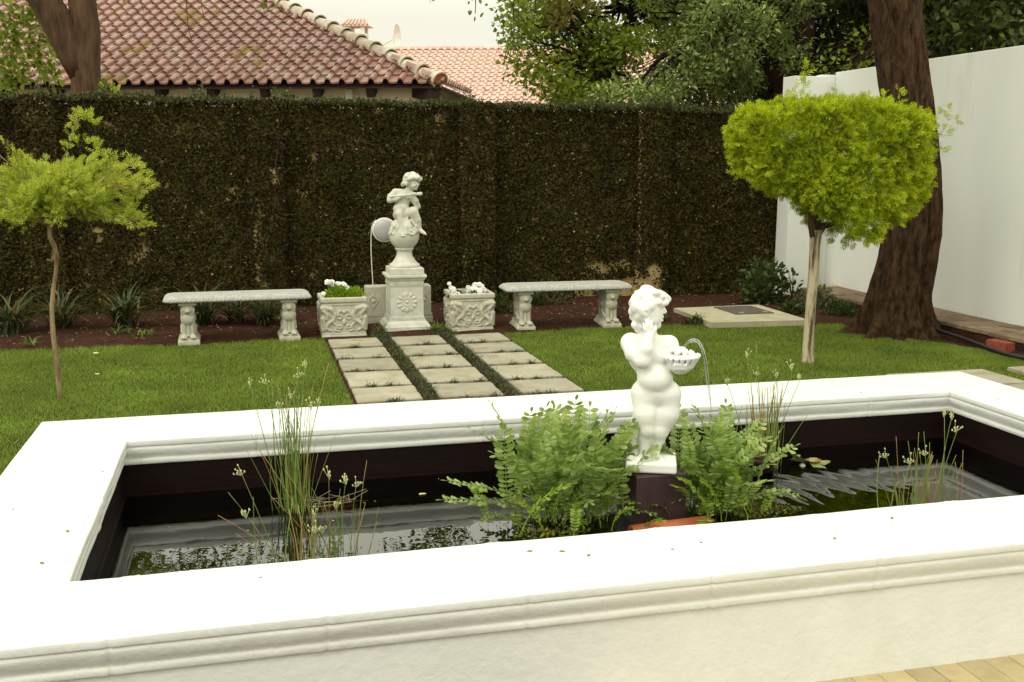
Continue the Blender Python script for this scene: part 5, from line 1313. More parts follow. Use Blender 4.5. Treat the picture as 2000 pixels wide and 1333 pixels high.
BC = np.array([(2.75, 11.2, 4.12), (3.1, 11.4, 4.35), (3.5, 11.6, 4.6), (4.6, 9.0, 6.6), (6.6, 8.2, 6.6), (7.4, 10.4, 6.4), (5.2, 11.0, 6.2), (4.0, 10.5, 5.6), (8.5, 8.5, 6.3), (6.4, 6.4, 6.8)])
for c in BC:
    P, r_ = limb(top, c-np.array([6.2, 8.86, 0]), .10, .02, 7, .08, g); b.tube(P, r_, 6, False)
b.build('branches', M['bark_dark'], bt, True)
crown('crown', BC[3:], np.array([.9, 1.1, 1.0, .8, .7, 1.0, .9]), 260, M['tree_dark'], 0.11, bt, seed=9, off=(6.2, 8.86, 0))
# overhanging spray of leaves at the top of the view
C4 = np.array([(3.02, 11.3, 3.62), (3.12, 11.3, 3.50), (3.3, 11.4, 3.62), (3.42, 11.4, 3.40), (3.5, 11.4, 3.22), (3.3, 11.4, 3.78), (3.6, 11.4, 3.5), (3.75, 11.5, 3.6), (2.9, 11.2, 3.75), (3.55, 11.4, 3.3), (3.9, 11.5, 3.45)])
crown('overhanging_leaves', C4, np.array([.12, .12, .16, .14, .12, .2, .16, .2, .14, .1, .18]), 2300, M['tree_spring'], 0.062, bt, seed=12, off=(6.2, 8.86, 0), shell=0.0, droop=.7)
g = np.random.default_rng(77)
P = []
for (cx, cz, n, sp) in ((2.02, 3.50, 7, .05), (2.48, 3.44, 8, .04), (2.50, 3.28, 6, .05), (2.30, 3.62, 8, .12), (2.68, 3.55, 8, .09), (3.13, 3.18, 4, .03), (2.93, 2.95, 3, .03), (2.85, 3.6, 10, .12), (3.32, 3.06, 4, .03), (3.45, 3.02, 4, .04)):
    for _ in range(n): P.append((cx+g.normal(0, sp), 11.3+g.normal(0, .06), cz+g.normal(0, sp)))
P = np.array(P); n = len(P)
V, F = scatter(leafT*np.array([1.2, 1, 1]), leafF, P-np.array((6.2, 8.86, 0)), nrm(g.normal(0, .5, (n, 3))+np.array([0, 0, -.6])), nrm(g.normal(size=(n, 3))+np.array([0, -1, .3])), 0.06*g.uniform(.6, 1.2, n))
put('hanging_leaves', npmesh('hanging_leaves', V, F, M['tree_near']), bt)
b = MB()
for ch_ in ([(3.1, 11.3, 4.2), (2.6, 11.3, 3.75), (2.3, 11.3, 3.62), (2.02, 11.3, 3.48)], [(2.6, 11.3, 3.75), (2.5, 11.3, 3.5), (2.5, 11.3, 3.25)], [(3.2, 11.3, 4.0), (3.2, 11.35, 3.5), (3.14, 11.3, 3.18)], [(3.0, 11.3, 4.1), (2.92, 11.3, 3.5), (2.93, 11.3, 2.97)],
            [(3.5, 11.4, 4.1), (3.5, 11.4, 3.4), (3.40, 11.4, 3.05)], [(3.3, 11.35, 4.1), (3.35, 11.4, 3.6), (3.55, 11.4, 3.1)], [(2.9, 11.2, 4.1), (2.85, 11.3, 3.8), (2.68, 11.3, 3.5)]):
    P = np.array(ch_, float); P2 = np.concatenate([[P[i]+(P[i+1]-P[i])*t_ for t_ in (0, .33, .66)] for i in range(len(P)-1)]+[[P[-1]]]); P2[1:-1] += g.normal(0, .012, P2[1:-1].shape)
    b.tube(P2-np.array([6.2, 8.86, 0]), np.linspace(.012, .0035, len(P2)), 4, False)
b.build('hanging_twigs', M['bark_mid'], bt)

# trees beyond the wall
def at(px, py, D):   # picture position -> point at forward distance D
    d = fw+rr*(px-1000)/2011.-uu*(py-666.5)/2011.
    return np.array([0, 0, CAMH])+d*D
# light green tree
g = np.random.default_rng(8); C = []; Rr = []
for _ in range(46):
    px = g.uniform(1040, 1330); py = g.uniform(-160, 195); D = g.uniform(15.5, 18.5)
    if px < 1100 and py > 110: continue
    C.append(at(px, py, D)); Rr.append(g.uniform(.35, .7))
for (px, py) in ((1010, 60), (1020, 110), (1030, 140), (1060, 160), (1090, 130), (1010, 20), (1120, 180), (1170, 190)): C.append(at(px, py, 15.5)); Rr.append(.34)
bx = at(1150, 300, 17)
tree('light_tree', (bx[0], bx[1], 0), 'loose light green tree standing beyond the wall beside the far pink roof', [([(bx[0], bx[1], 0), (bx[0]+.1, bx[1], 1.5), tuple(at(1190, 140, 17)), tuple(at(1240, 20, 17)), tuple(at(1260, -160, 17))], [.16, .14, .12, .09, .05])],
     np.array(C), np.array(Rr), 1350, M['tree_light'], 0.085, M['bark_black'], 21, leaf4*np.array([1.1, 1, 1]), leaf4F, shell=0.05)
# blue green tree with drooping sprays
C = []; Rr = []
for _ in range(60):
    px = g.uniform(1240, 1620); py = g.uniform(-180, 200); D = g.uniform(14.2, 17.0)
    if px > 1480 and py > 120: continue
    if 1330 < px < 1500 and py > 165: continue
    C.append(at(px, py, D)); Rr.append(g.uniform(.26, .46))
for (px, py) in ((1450, 70), (1480, 40), (1370, 60), (1340, 90), (1380, 130), (1330, 150), (1300, 180), (1250, 190), (1180, 200), (1420, 110), (1440, 20), (1390, 20), (1210, 185), (1280, 195)): C.append(at(px, py, 13.9)); Rr.append(.30)
lk = [([tuple(at(1560, 330, 16)), tuple(at(1575, 190, 16)), tuple(at(1572, 60, 16)), tuple(at(1565, -60, 16)), tuple(at(1560, -220, 16))], [.17, .16, .15, .13, .09]),
      ([tuple(at(1570, 240, 15.8)), tuple(at(1540, 190, 15.7)), tuple(at(1505, 130, 15.6)), tuple(at(1478, 95, 15.6)), tuple(at(1400, 60, 15.4))], [.13, .13, .11, .09, .05])]
bx = at(1560, 330, 16); lk[0][0].insert(0, (bx[0], bx[1], 0)); lk[0][1].insert(0, .19)
tree('grey_green_tree', (bx[0], bx[1], 0), 'dense grey green tree with dark leaning trunk beyond the creeper wall', lk, np.array(C), np.array(Rr), 2300, M['tree_blue'], 0.085, M['bark_black'], 22, leaf4*np.array([.62, 1, 1]), leaf4F, shell=0.05)
# dark trees behind
def darktree(px0, px1, py0, py1, D0, D1, n, label, seed, mat='tree_dark', nper=950, size=.115, rl=.5, rh=.95, tpx=None):
    g = np.random.default_rng(seed); C = []; Rr = []
    for _ in range(n): C.append(at(g.uniform(px0, px1), g.uniform(py0, py1), g.uniform(D0, D1))); Rr.append(g.uniform(rl, rh))
    tpx = tpx or (px0+px1)/2; bx = at(tpx, 300, (D0+D1)/2)
    return tree('dark_tree', (bx[0], bx[1], 0), label, [([(bx[0], bx[1], 0), (bx[0]+.1, bx[1], 2.0), tuple(at(tpx+10, 60, (D0+D1)/2)), tuple(at(tpx+20, -150, (D0+D1)/2))], [.2, .18, .15, .08])],
         np.array(C), np.array(Rr), nper, M[mat], size, M['bark_black'], seed, leaf4*np.array([.9, 1, 1]), leaf4F, shell=0.0)
darktree(1330, 1700, -220, 220, 18.5, 22, 70, 'dark evergreen tree filling the background behind the grey green tree', 31)
darktree(1640, 1900, -220, 175, 15.5, 20, 55, 'dark green tree behind the huge trunk, above the white wall', 32)
darktree(1850, 2150, -220, 130, 13.5, 18, 50, 'dark green tree above the white wall at the far right edge', 33)
darktree(1600, 1760, 60, 185, 13.6, 15, 14, 'low yellow green tree just over the white wall beside the huge trunk', 34, 'tree_light', 300, .08, .25, .4, 1750)

# ================================================================== CONIFERS
# flat spray of a golden conifer: axis with pairs of scale twigs
def spray_template(k=5):
    V = []; F = []
    def blade(p, d, w):
        p = np.array(p, float); d = np.array(d, float); s_ = np.array([d[1], -d[0], 0]); s_ = s_/np.linalg.norm(s_)*w; i = len(V)
        V.extend([p-s_*.5, p+d*0.5-s_, p+d, p+d*0.5+s_]); F.append((i, i+1, i+2, i+3))
    blade((0, 0, 0), (0, 1, 0), .035)
    for q in range(k):
        y = 0.12+0.72*q/k; L = 0.42*(1-0.55*q/k)
        for s_ in (-1, 1):
            blade((0, y, 0), (s_*L*.75, L*.75, .10*s_*((q % 2)*2-1)), .035)
            if q < k-1: blade((s_*L*.35, y+L*.33, 0), (s_*L*.1, L*.5, .08), .03)
    return np.array(V), np.array(F)
SPV, SPF = spray_template()
def spread_sprays(P, outd, size, seed, up=0.6):
    g = np.random.default_rng(seed); n = len(P)
    D = nrm(outd+g.normal(0, .45, (n, 3))+np.array([0, 0, up])); Nn = nrm(g.normal(size=(n, 3)))
    return scatter(SPV, SPF, P, D, Nn, size*g.uniform(.65, 1.35, n))
gc = empty('golden_conifer', (4.593, 7.70, 0)); tag(gc, 'golden conifer clipped to a wide flat topped crown, in front of the white wall', 'tree')
GO = np.array([4.593, 7.70, 0])
b = MB(); b.tube(np.array([(4.592, 7.70, -0.02), (4.592, 7.70, 0.03), (4.588, 7.70, 0.12), (4.593, 7.70, 0.45), (4.60, 7.70, 0.8), (4.60, 7.70, 1.0), (4.605, 7.70, 1.13)])-GO, [.060, .053, .046, .043, .041, .043, .050], 14, True, .05)
b.build('trunk', M['bark_pale'], gc, True)
b = MB()
for pts, r_ in (([(4.60, 7.70, 1.06), (4.56, 7.70, 1.18), (4.535, 7.68, 1.30), (4.56, 7.66, 1.45), (4.62, 7.66, 1.8)], [.042, .034, .028, .024, .012]), ([(4.535, 7.68, 1.30), (4.47, 7.66, 1.36), (4.42, 7.64, 1.46), (4.3, 7.6, 1.8)], [.02, .018, .015, .008]),
                ([(4.61, 7.70, 1.08), (4.68, 7.72, 1.16), (4.78, 7.75, 1.17), (5.0, 7.8, 1.4), (5.3, 7.8, 1.75)], [.036, .030, .024, .02, .01]), ([(4.61, 7.72, 1.10), (4.66, 7.75, 1.3), (4.80, 7.78, 1.6), (4.9, 7.8, 1.95)], [.032, .026, .02, .01]), ([(4.6, 7.72, 1.1), (4.60, 7.85, 1.4), (4.5, 8.0, 1.8)], [.03, .02, .01]),
                ([(4.54, 7.68, 1.28), (4.49, 7.6, 1.24)], [.010, .005]), ([(4.78, 7.75, 1.35), (4.75, 7.7, 1.6), (4.7, 7.6, 1.9)], [.02, .016, .008]), ([(4.4, 7.65, 1.5), (4.1, 7.6, 1.75)], [.014, .008])):
    b.tube(np.array(pts)-GO, r_, 7, True, .05)
b.build('branches', M['bark_mid'], gc, True)
def conifer_points(n, cx, cy, x0, x1, ry, zt, zb_fn, seed, shell=.55):
    """points near the surface of a crown whose top is flat at zt and whose underside is zb_fn(x)"""
    g = np.random.default_rng(seed); P = []; D = []
    hx = (x1-x0)/2; mx = (x0+x1)/2
    while len(P) < n:
        ux, uy = g.uniform(-1, 1), g.uniform(-1, 1)
        if len(P) % 2:
            if g.uniform() < .6: uy = math.copysign(g.uniform(.8, 1), -.3+g.uniform(-1, 1))
            else: ux = math.copysign(g.uniform(.9, 1), g.uniform(-1, 1))
        q = (abs(ux)**3.2+abs(uy)**3.2)**(1/3.2)
        if q > 1: continue
        x = mx+ux*hx*(1+.0*uy); y = cy+uy*ry; edge = 1-q**9.0
        zb = zb_fn(x, uy); top_ = zt-0.05*ux**2-0.04*q**6; mid = (top_+zb)*.5+0.05
        hh = (edge)**0.13
        z1 = mid+(top_-mid)*hh; z0 = mid-(mid-zb)*hh
        v = g.uniform(0, 1); z = z0+(z1-z0)*v
        depth = min((z1-z), (z-z0), (1-q)*hx)
        if depth > shell*0.34*g.uniform(0.2, 1.3): continue
        lump = noise2(np.array([x*5.0+uy*3]), np.array([z*6.0+uy*2]), 4, 2)[0]
        d = np.array([ux*1.0, uy*1.1, (z-mid)*2.2]); d /= np.linalg.norm(d)+1e-6
        P.append(np.array([x, y, z])+d*0.055*lump); D.append(d)
    return np.array(P), np.array(D)
def zb_gold(x, uy):
    xs = [3.7, 3.85, 4.05, 4.35, 4.55, 4.70, 4.85, 5.0, 5.2, 5.4, 5.6, 5.85]; zs = [1.68, 1.62, 1.54, 1.42, 1.34, 1.16, 1.08, 1.18, 1.27, 1.31, 1.38, 1.45]
    return np.interp(x, xs, zs)+0.06*uy
P, D = conifer_points(3000, 4.72, 7.74, 3.93, 5.50, 0.48, 2.175, zb_gold, 14)
g = np.random.default_rng(15)
kk = 7; P = np.repeat(P, kk, 0)+g.normal(0, .014, (len(P)*kk, 3)); D = np.repeat(D, kk, 0); D = nrm(D+g.normal(0, .55, D.shape)); P = P-D*.02
ex = []; exd = []
for (x0_, z0_, z1_) in ((4.30, 2.1, 2.44), (4.22, 2.1, 2.28), (5.03, 2.15, 2.25), (5.17, 2.15, 2.27), (5.0, 2.12, 2.22), (4.6, 2.15, 2.24)):
    for z in np.arange(z0_, z1_, .022):
        ex.append((x0_+g.normal(0, .012), 7.5+g.normal(0, .012), z)); exd.append((g.normal(0, .6), g.normal(0, .3), .7))
for (xa, za) in ((5.68, 2.06), (5.64, 1.95), (5.62, 1.80), (5.66, 2.1), (3.84, 1.95), (3.84, 1.85), (3.88, 1.6), (4.78, 1.07), (4.72, 1.08), (4.84, 1.09)):
    for _ in range(8): ex.append((xa+g.normal(0, .03), 7.6+g.normal(0, .06), za+g.normal(0, .025))); exd.append((np.sign(xa-4.78)*.8, -.1, .1 if za > 1.2 else -.5))
P = np.concatenate([P, np.array(ex)]); D = np.concatenate([D, np.array(exd)])
V, F = spread_sprays(P-GO, D, 0.082, 16, .12)
put('crown', npmesh('crown', V, F, M['conifer_gold']), gc)

sp = empty('sapling', (-1.32, 7.70, 0)); tag(sp, 'young lime green conifer with a thin crooked stem on the left of the lawn', 'tree')
SO = np.array([-1.32, 7.70, 0])
b = MB(); b.tube(np.array([(-1.319, 7.7, -.02), (-1.32, 7.7, .12), (-1.325, 7.7, .30), (-1.335, 7.7, .5), (-1.33, 7.7, .68), (-1.31, 7.7, .8), (-1.285, 7.7, .92), (-1.272, 7.7, 1.02), (-1.285, 7.7, 1.10), (-1.31, 7.7, 1.17), (-1.305, 7.7, 1.27), (-1.29, 7.7, 1.40)])-SO, [.020, .018, .017, .016, .0155, .015, .014, .015, .016, .015, .016, .013], 9, True, .07)
b.build('trunk', M['bark_sapling'], sp, True)
C = []
g = np.random.default_rng(18); b = MB()
for i in range(84):
    th = g.uniform(0, 6.28); q = g.uniform(.25, 1.06)
    ex_ = (-1.22+q*math.cos(th)*.60, 7.72+q*math.sin(th)*.42, g.uniform(1.34, 1.80)-0.14*q)
    p0 = np.array([-1.30, 7.70, g.uniform(1.22, 1.45)]); P_, r_ = limb(p0, ex_, .009, .0025, 6, .10, g); b.tube(P_-SO, r_, 4, False); C.append(P_)
for pts in ([(-1.24, 7.65, 1.60), (-1.14, 7.62, 1.76), (-1.09, 7.62, 1.90), (-1.05, 7.62, 2.02)], [(-1.3, 7.7, .99), (-1.34, 7.7, 1.01)], [(-1.275, 7.7, .99), (-1.25, 7.7, 1.02)], [(-1.35, 7.7, 1.5), (-1.55, 7.6, 1.70), (-1.66, 7.6, 1.85)]):
    b.tube(np.array(pts)-SO, .004, 4, False)
b.build('branches', M['bark_sapling'], sp)
Pp = []; Dd = []
for P_ in C:
    for t_ in np.linspace(.30, 1, 38):
        k = min(int(t_*5), 4); f = t_*5-k; p = P_[k]+(P_[k+1]-P_[k])*f if k < 5 else P_[5]
        Pp.append(p+g.normal(0, .026, 3)); Dd.append(nrm(P_[5]-P_[0])+np.array([0, 0, .1]))
for z in np.arange(1.74, 2.02, .014):
    Pp.append((-1.15+(z-1.74)*.36+g.normal(0, .010), 7.62, z)); Dd.append((g.normal(.1, .6), g.normal(0, .3), .6))
for k in range(12): Pp.append((-1.02+g.normal(0, .045), 7.62, 1.96+g.normal(0, .02))); Dd.append((.8, 0, .3))
for k in range(14): Pp.append((-1.02+g.normal(0, .05), 7.62, 1.80+g.normal(0, .03))); Dd.append((.6, 0, .3))
for k in range(16): Pp.append((-1.66+g.normal(0, .025), 7.6, 1.87+g.normal(0, .02))); Dd.append((-.3, 0, .6))
V, F = spread_sprays(np.array(Pp)-SO, np.array(Dd), 0.074, 19, .2)
put('crown', npmesh('crown', V, F, M['conifer_lime']), sp)

# ================================================================== POND PLANTS
def frond_mesh(seed, L=0.42, pairs=15, curve=0.5, mat='fern', w=0.046):
    g = np.random.default_rng(seed); n = 12
    t_ = np.linspace(0, 1, n); ang = curve*t_**1.5*1.5
    dx = np.sin(ang)*L/(n-1); dz = np.cos(ang)*L/(n-1)
    P = np.stack([np.concatenate([[0], np.cumsum(dx[:-1])]), g.normal(0, .002, n), np.concatenate([[0], np.cumsum(dz[:-1])])], 1)
    b = MB(); b.tube(P, np.linspace(.0032, .0010, n), 4, False)
    Lp, Ld, Ln, Ls = [], [], [], []
    for i in range(pairs):
        q = 0.24+0.76*i/pairs; k = min(int(q*(n-1)), n-2); f = q*(n-1)-k; p = P[k]+(P[k+1]-P[k])*f
        T_ = nrm(P[k+1]-P[k]); nrmv = np.cross(T_, np.array([0, 1.0, 0])); sz = w*(math.sin(math.pi*min(1, .22+.80*(1-q)))**.7)*g.uniform(.85, 1.15)
        for s_ in (-1, 1):
            Lp.append(p); Ld.append(nrm(np.array([0, s_*1.0, 0])+T_*.42+nrmv*g.normal(0, .2))); Ln.append(nrmv*-1+g.normal(0, .18, 3)); Ls.append(sz)
    Lp.append(P[-1]); Ld.append(nrm(P[-1]-P[-2])); Ln.append(np.array([-1.0, 0, .3])); Ls.append(w*.6)
    LT = np.array([(0, 0, 0), (0.15, 0.22, 0.03), (0.245, 0.5, 0.05), (0.21, 0.78, 0.04), (0.09, 0.97, 0.0), (-0.09, 0.97, 0.0), (-0.21, 0.78, 0.04), (-0.245, 0.5, 0.05), (-0.15, 0.22, 0.03), (0, 0.5, -0.02)])
    LF = np.array([(i, (i+1) % 9, 9) for i in range(9)])
    V, F = scatter(LT, LF, np.array(Lp), np.array(Ld), np.array(Ln), np.array(Ls))
    nv = b.n; V = np.concatenate([np.concatenate(b.v), V])
    return npmesh('frond', V, [np.array(b.f[4]), F[0]+nv], M[mat])
FR = [frond_mesh(1, .52, 18, .25, w=.050), frond_mesh(2, .46, 16, .50, w=.048), frond_mesh(3, .38, 12, .8, w=.052), frond_mesh(4, .48, 16, .36, w=.050), frond_mesh(5, .32, 10, 1.0, w=.05)]
FRY = [frond_mesh(11, .24, 10, .9, 'fern_young', .04), frond_mesh(12, .20, 8, 1.2, 'fern_young', .038), frond_mesh(13, .30, 12, .7, 'fern_young', .042)]
def fern(x, y, n, ny, rad, label, seed, extra=(), hs=1.0):
    g = np.random.default_rng(seed); e = empty('water_fern', (x, y, WZ)); tag(e, label, 'plant', 'ferns beside the statue block')
    for i in range(n):
        th = g.uniform(0, 6.28); tilt = abs(g.normal(0, 1))*.33*rad+.04; m_ = FR[int(g.choice([0, 1, 2, 3, 4], p=[.26, .25, .18, .21, .10]))]
        o = put('frond', m_, e, (.10*rad*g.normal(), .07*rad*g.normal(), g.uniform(-.04, .05)))
        o.rotation_euler = (Matrix.Rotation(th, 3, 'Z') @ Matrix.Rotation(tilt, 3, 'Y') @ Matrix.Rotation(g.uniform(-.9, .9), 3, 'Z')).to_euler(); s_ = g.uniform(.72, 1.08)*hs; o.scale = (s_,)*3
    for i in range(ny):
        th = g.uniform(0, 6.28); o = put('frond', FRY[int(g.integers(0, 3))], e, (.15*rad*g.normal(), .10*rad*g.normal()-.05, g.uniform(-.02, .05)))
        o.rotation_euler = (Matrix.Rotation(th, 3, 'Z') @ Matrix.Rotation(g.uniform(.1, .9), 3, 'Y')).to_euler(); s_ = g.uniform(.7, 1.1); o.scale = (s_,)*3
    for (ox, oy, oz, th, tilt, mi, s_) in extra:
        o = put('frond', FR[mi], e, (ox, oy, oz)); o.rotation_euler = (Matrix.Rotation(th, 3, 'Z') @ Matrix.Rotation(tilt, 3, 'Y')).to_euler(); o.scale = (s_,)*3
    b = MB()
    for i in range(30):
        a = g.uniform(0, 6.28); r_ = .07*rad; p = np.array([r_*math.cos(a)*g.uniform(0, 1.4), r_*math.sin(a)*g.uniform(0, 1.2), -.1]); q = p+np.array([g.normal(0, .07), g.normal(0, .05), g.uniform(.2, .34)])
        b.tube([p, (p+q)/2+g.normal(0, .01, 3), q], [.003, .0025, .0018], 4, False)
    b.build('stems', M['stem_green'], e)
    return e
fern(1.335, 4.22, 70, 34, 1.06, 'big bushy green fern in the water to the left of the white statue', 51,
     extra=((-.05, 0, .02, math.pi, 1.22, 0, 1.0), (-.08, .03, .03, math.pi*1.02, 1.05, 0, .95), (-.02, .05, .05, math.pi*.96, .62, 3, 1.1), (-.12, 0, .05, math.pi, .28, 0, 1.05), (.1, -.02, .02, -.3, .6, 3, .95), (.12, -.06, 0, -.5, 1.0, 2, .8), (.12, .02, .05, 0.1, .45, 0, .95)))
fern(2.05, 4.18, 56, 30, .86, 'narrower green fern in the water to the right of the dark block', 52, hs=.92,
     extra=((.05, 0, .02, -.1, .72, 3, .9), (.05, -.03, .0, -.35, .95, 2, .95), (.02, .02, .04, .2, .45, 3, .9), (-.05, .05, .06, 2.8, .45, 4, .9)))

def rush_mesh(seed, L=1.0, bend=.15, r_=.0038, mat='stem_green'):
    g = np.random.default_rng(seed); n = 9; t_ = np.linspace(0, 1, n)
    P = np.stack([bend*L*t_**2, .02*L*np.sin(t_*3+seed), L*t_*(1-.04*bend*t_)], 1); b = MB(); b.tube(P, np.linspace(r_, r_*.45, n), 5, True); return b.mesh('stem', M[mat], True)
RU = [rush_mesh(i, 1.0, bd) for i, bd in enumerate((.02, .10, .20, .32))]+[rush_mesh(9, 1.0, .12, .0036, 'stem_tan'), rush_mesh(10, 1.0, .04, .0036, 'stem_tan')]
def headmesh(seed):
    g = np.random.default_rng(seed); b = MB()
    for i in range(9):
        p = g.normal(0, .0085, 3)*np.array([1, 1, 1.4]); b.ell(p, (.0034, .0034, .0048), 6, 4)
        b.tube([(0, 0, -.02), p], .0009, 3, False)
    return b.mesh('flower_head', M['seed_head'])
HM = [headmesh(1), headmesh(2), headmesh(3)]
def rushes(x, y, stems, label, seed, tuft=None):
    """stems: (lean x in m at tip, lean y, height, mesh index, head flag, base offset)"""
    e = empty('rush_clump', (x, y, WZ-.10)); tag(e, label, 'rushes', 'clumps of rushes in the pond')
    g = np.random.default_rng(seed)
    for (tx, ty, h, mi, hd_, ox, oy) in stems:
        L = math.sqrt(h*h+tx*tx+ty*ty); th = math.atan2(ty, tx); tilt = math.atan2(math.hypot(tx, ty), h)
        bend = (.02, .10, .20, .32, .12, .04)[mi]; tilt = tilt-math.atan(bend)*.9
        o = put('stem', RU[mi], e, (ox, oy, 0)); o.rotation_euler = (Matrix.Rotation(th, 3, 'Z') @ Matrix.Rotation(tilt, 3, 'Y')).to_euler(); sc = 1.0 if h > .5 else .9; o.scale = (sc, sc, L)
        o.scale = (L, 1.0, L)
        if hd_:
            hz = .97 if hd_ == 1 else .80
            f = put('flower_head', HM[int(g.integers(0, 3))], o, (bend*hz*hz+.004, .02*math.sin(hz*3), hz)); k = g.uniform(.8, 1.1); f.scale = (k/L, k, k*1.15/L)
    return e
g = np.random.default_rng(91)
def rs(n, sx, sy, h0, h1, spread, tan=.2, head=.2, skew=0):
    out = []
    for _ in range(n):
        h = g.uniform(h0, h1)+.1; tan_ = g.uniform() < tan
        out.append((skew+g.normal(0, spread)*h, g.normal(0, spread*.6)*h, h, int(g.choice([4, 5])) if tan_ else int(g.choice([0, 0, 1, 2])), 1 if g.uniform() < head and not tan_ else 0, g.normal(0, sx), g.normal(0, sy)))
    return out
rushes(0.17, 4.62, rs(60, .035, .03, .25, .60, .055, .15, .02)+[(-.15, .03, .72, 0, 1, -.03, 0), (-.09, .0, .74, 0, 1, -.02, 0), (.02, 0, .76, 0, 1, .01, 0), (.06, .02, .80, 0, 1, .01, 0), (.0, .02, .66, 0, 1, 0, 0), (-.06, .0, .62, 0, 1, 0, 0), (.14, 0, .78, 4, 0, .02, 0), (.10, 0, .62, 1, 1, .02, 0), (-.16, 0, .50, 4, 0, -.03, 0), (-.18, 0, .42, 0, 0, -.03, 0), (.17, 0, .46, 0, 0, .03, 0), (-.08, 0, .46, 4, 0, 0, 0)],
       'tallest thin rushes in the back left of the pond, reaching above the white rim', 1)
rushes(0.22, 3.93, [(x-.30-ox, 0, h+.1, mi, hd_, ox, oy) for x, h, mi, hd_, ox, oy in
      [(.02, .43, 0, 1, -.10, 0), (.10, .5, 4, 0, .06, 0), (-.02, .32, 1, 2, -.08, .02), (.06, .22, 5, 0, -.12, -.02), (.36, .38, 0, 1, .06, .02), (.42, .36, 1, 1, .10, 0), (.46, .34, 1, 1, .14, 0), (.50, .42, 4, 0, .16, 0), (.38, .26, 0, 1, .12, 0), (.32, .16, 0, 1, .08, .0), (.28, .3, 0, 2, .05, .02), (.22, .26, 4, 0, .02, 0), (.14, .30, 4, 0, .10, 0), (.55, .22, 5, 0, .18, 0), (.35, .2, 0, 0, .13, .02), (.0, .16, 4, 0, -.06, 0), (.46, .22, 0, 0, .15, .02), (.20, .40, 4, 0, .10, 0), (-.06, .24, 4, 0, .0, 0), (-.03, .12, 5, 0, -.04, 0)]]+rs(46, .09, .04, .12, .32, .12, .35, .08),
      'low sprawling rushes with pale seed heads at the front left of the pond', 2)
rushes(2.56, 4.68, rs(64, .045, .03, .22, .50, .07, .32, .05)+[(-.20, 0, .60, 0, 1, -.03, 0), (-.06, 0, .78, 0, 2, -.01, 0), (-.10, 0, .74, 0, 1, -.02, 0), (.04, 0, .62, 0, 1, .02, 0), (.12, 0, .66, 1, 1, .02, 0), (.16, 0, .60, 1, 1, .03, 0), (-.10, 0, .64, 5, 0, 0, 0), (.22, 0, .38, 0, 0, .03, 0), (-.24, 0, .40, 0, 0, -.03, 0)],
       'rushes in the back right of the pond behind the narrower fern', 3)
rushes(3.0, 3.98, [(a-.08-ox, 0, h+.1, mi, hd_, ox, oy) for a, h, mi, hd_, ox, oy in
      [(-.06, .34, 4, 0, -.10, 0), (-.13, .28, 0, 1, -.10, 0), (-.16, .24, 4, 0, -.12, 0), (.04, .36, 5, 0, .0, 0), (-.01, .32, 0, 2, -.04, 0), (.07, .36, 0, 2, .02, 0), (.12, .30, 4, 0, .06, 0), (.22, .44, 0, 1, .10, 0), (.17, .46, 0, 1, .10, 0), (.24, .38, 1, 1, .10, 0), (.18, .28, 4, 0, .06, 0), (.24, .24, 1, 0, .10, 0), (.05, .22, 4, 0, .02, 0), (.13, .20, 5, 0, .08, 0), (-.05, .18, 4, 0, -.05, 0)]]+rs(38, .09, .03, .08, .28, .10, .45, .0),
      'rushes with green and orange stems at the front right of the pond', 4)

def pot(x, y, r_, ztop, h, mat, label, cat='pot'):
    e = empty('plant_pot', (x, y, 0)); tag(e, label, cat)
    b = MB(); b.lathe([(r_*.72, ztop-h), (r_*.98, ztop-.03), (r_*1.06, ztop-.03), (r_*1.08, ztop), (r_*.96, ztop), (r_*.9, ztop-.03)], 24); b.build('pot', mat, e, True)
    return e
pot(0.36, 4.72, .10, .075, .3, M['terracotta'], 'orange terracotta pot just under the water behind the left rushes')
pe = pot(2.54, 4.70, .085, .185, .4, M['dark_wood'], 'dark pot standing out of the water under the back right rushes')
b = MB(); b.ell((0, 0, .185), (.078, .078, .03), 10, 6); b.build('root_ball', M['soil'], pe)
# matted dead stems on the submerged pot
b = MB(); g = np.random.default_rng(95)
for i in range(16):
    a = g.uniform(0, 6.28); r_ = g.uniform(.06, .13); p = np.array([0.32+r_*math.cos(a), 4.68+.7*r_*math.sin(a), WZ+.006]); q = p+np.array([g.normal(0, .12), g.normal(0, .05), g.uniform(0, .025)]); b.tube([p, (p+q)/2, q], .0016, 4, False)
tag(b.build('dead_stems', M['dead_leaf']), 'mat of dead reed stems floating by the back left rushes', 'dead stems')
# lily leaf
def lily():
    n = 22; V = [(0, 0, .012)]; F = []
    for k in range(n+1):
        a = R(18)+R(324)*k/n; q = .082*(1+.06*math.sin(a*3)); V.append((q*math.cos(a), q*math.sin(a)*.8, .012+.016*math.sin(a*2+.6)+(.018 if math.sin(a) > .2 else 0)))
    for k in range(n+1):
        a = R(18)+R(324)*k/n; q = .045; V.append((q*math.cos(a), q*math.sin(a)*.8, .010))
    for k in range(n): F += [(1+k, 2+k, n+3+k, n+2+k), (0, n+2+k, n+3+k)]
    b = MB(); b.add(V, F); return b.mesh('lily_leaf', M['lily'], True)
lm = lily()
e = empty('water_lily', (2.83, 4.72, WZ)); tag(e, 'water lily with curled green and brown leaves beside the back right rushes', 'water lily')
put('leaf', lm, e, (0.0, 0.01, .004), (R(8), R(-4), R(160))); put('leaf', lm, e, (.055, -.045, .001), (R(4), R(6), R(-60)), (.7, .7, .7)); put('leaf', lm, e, (-.045, -.02, .014), (R(-3), R(8), R(40)), (.62, .62, .8))
b = MB(); b.ell((-.03, -.03, -.005), (.018, .016, .02), 8, 6); b.build('bud', M['cast_stone_light'], e, True)
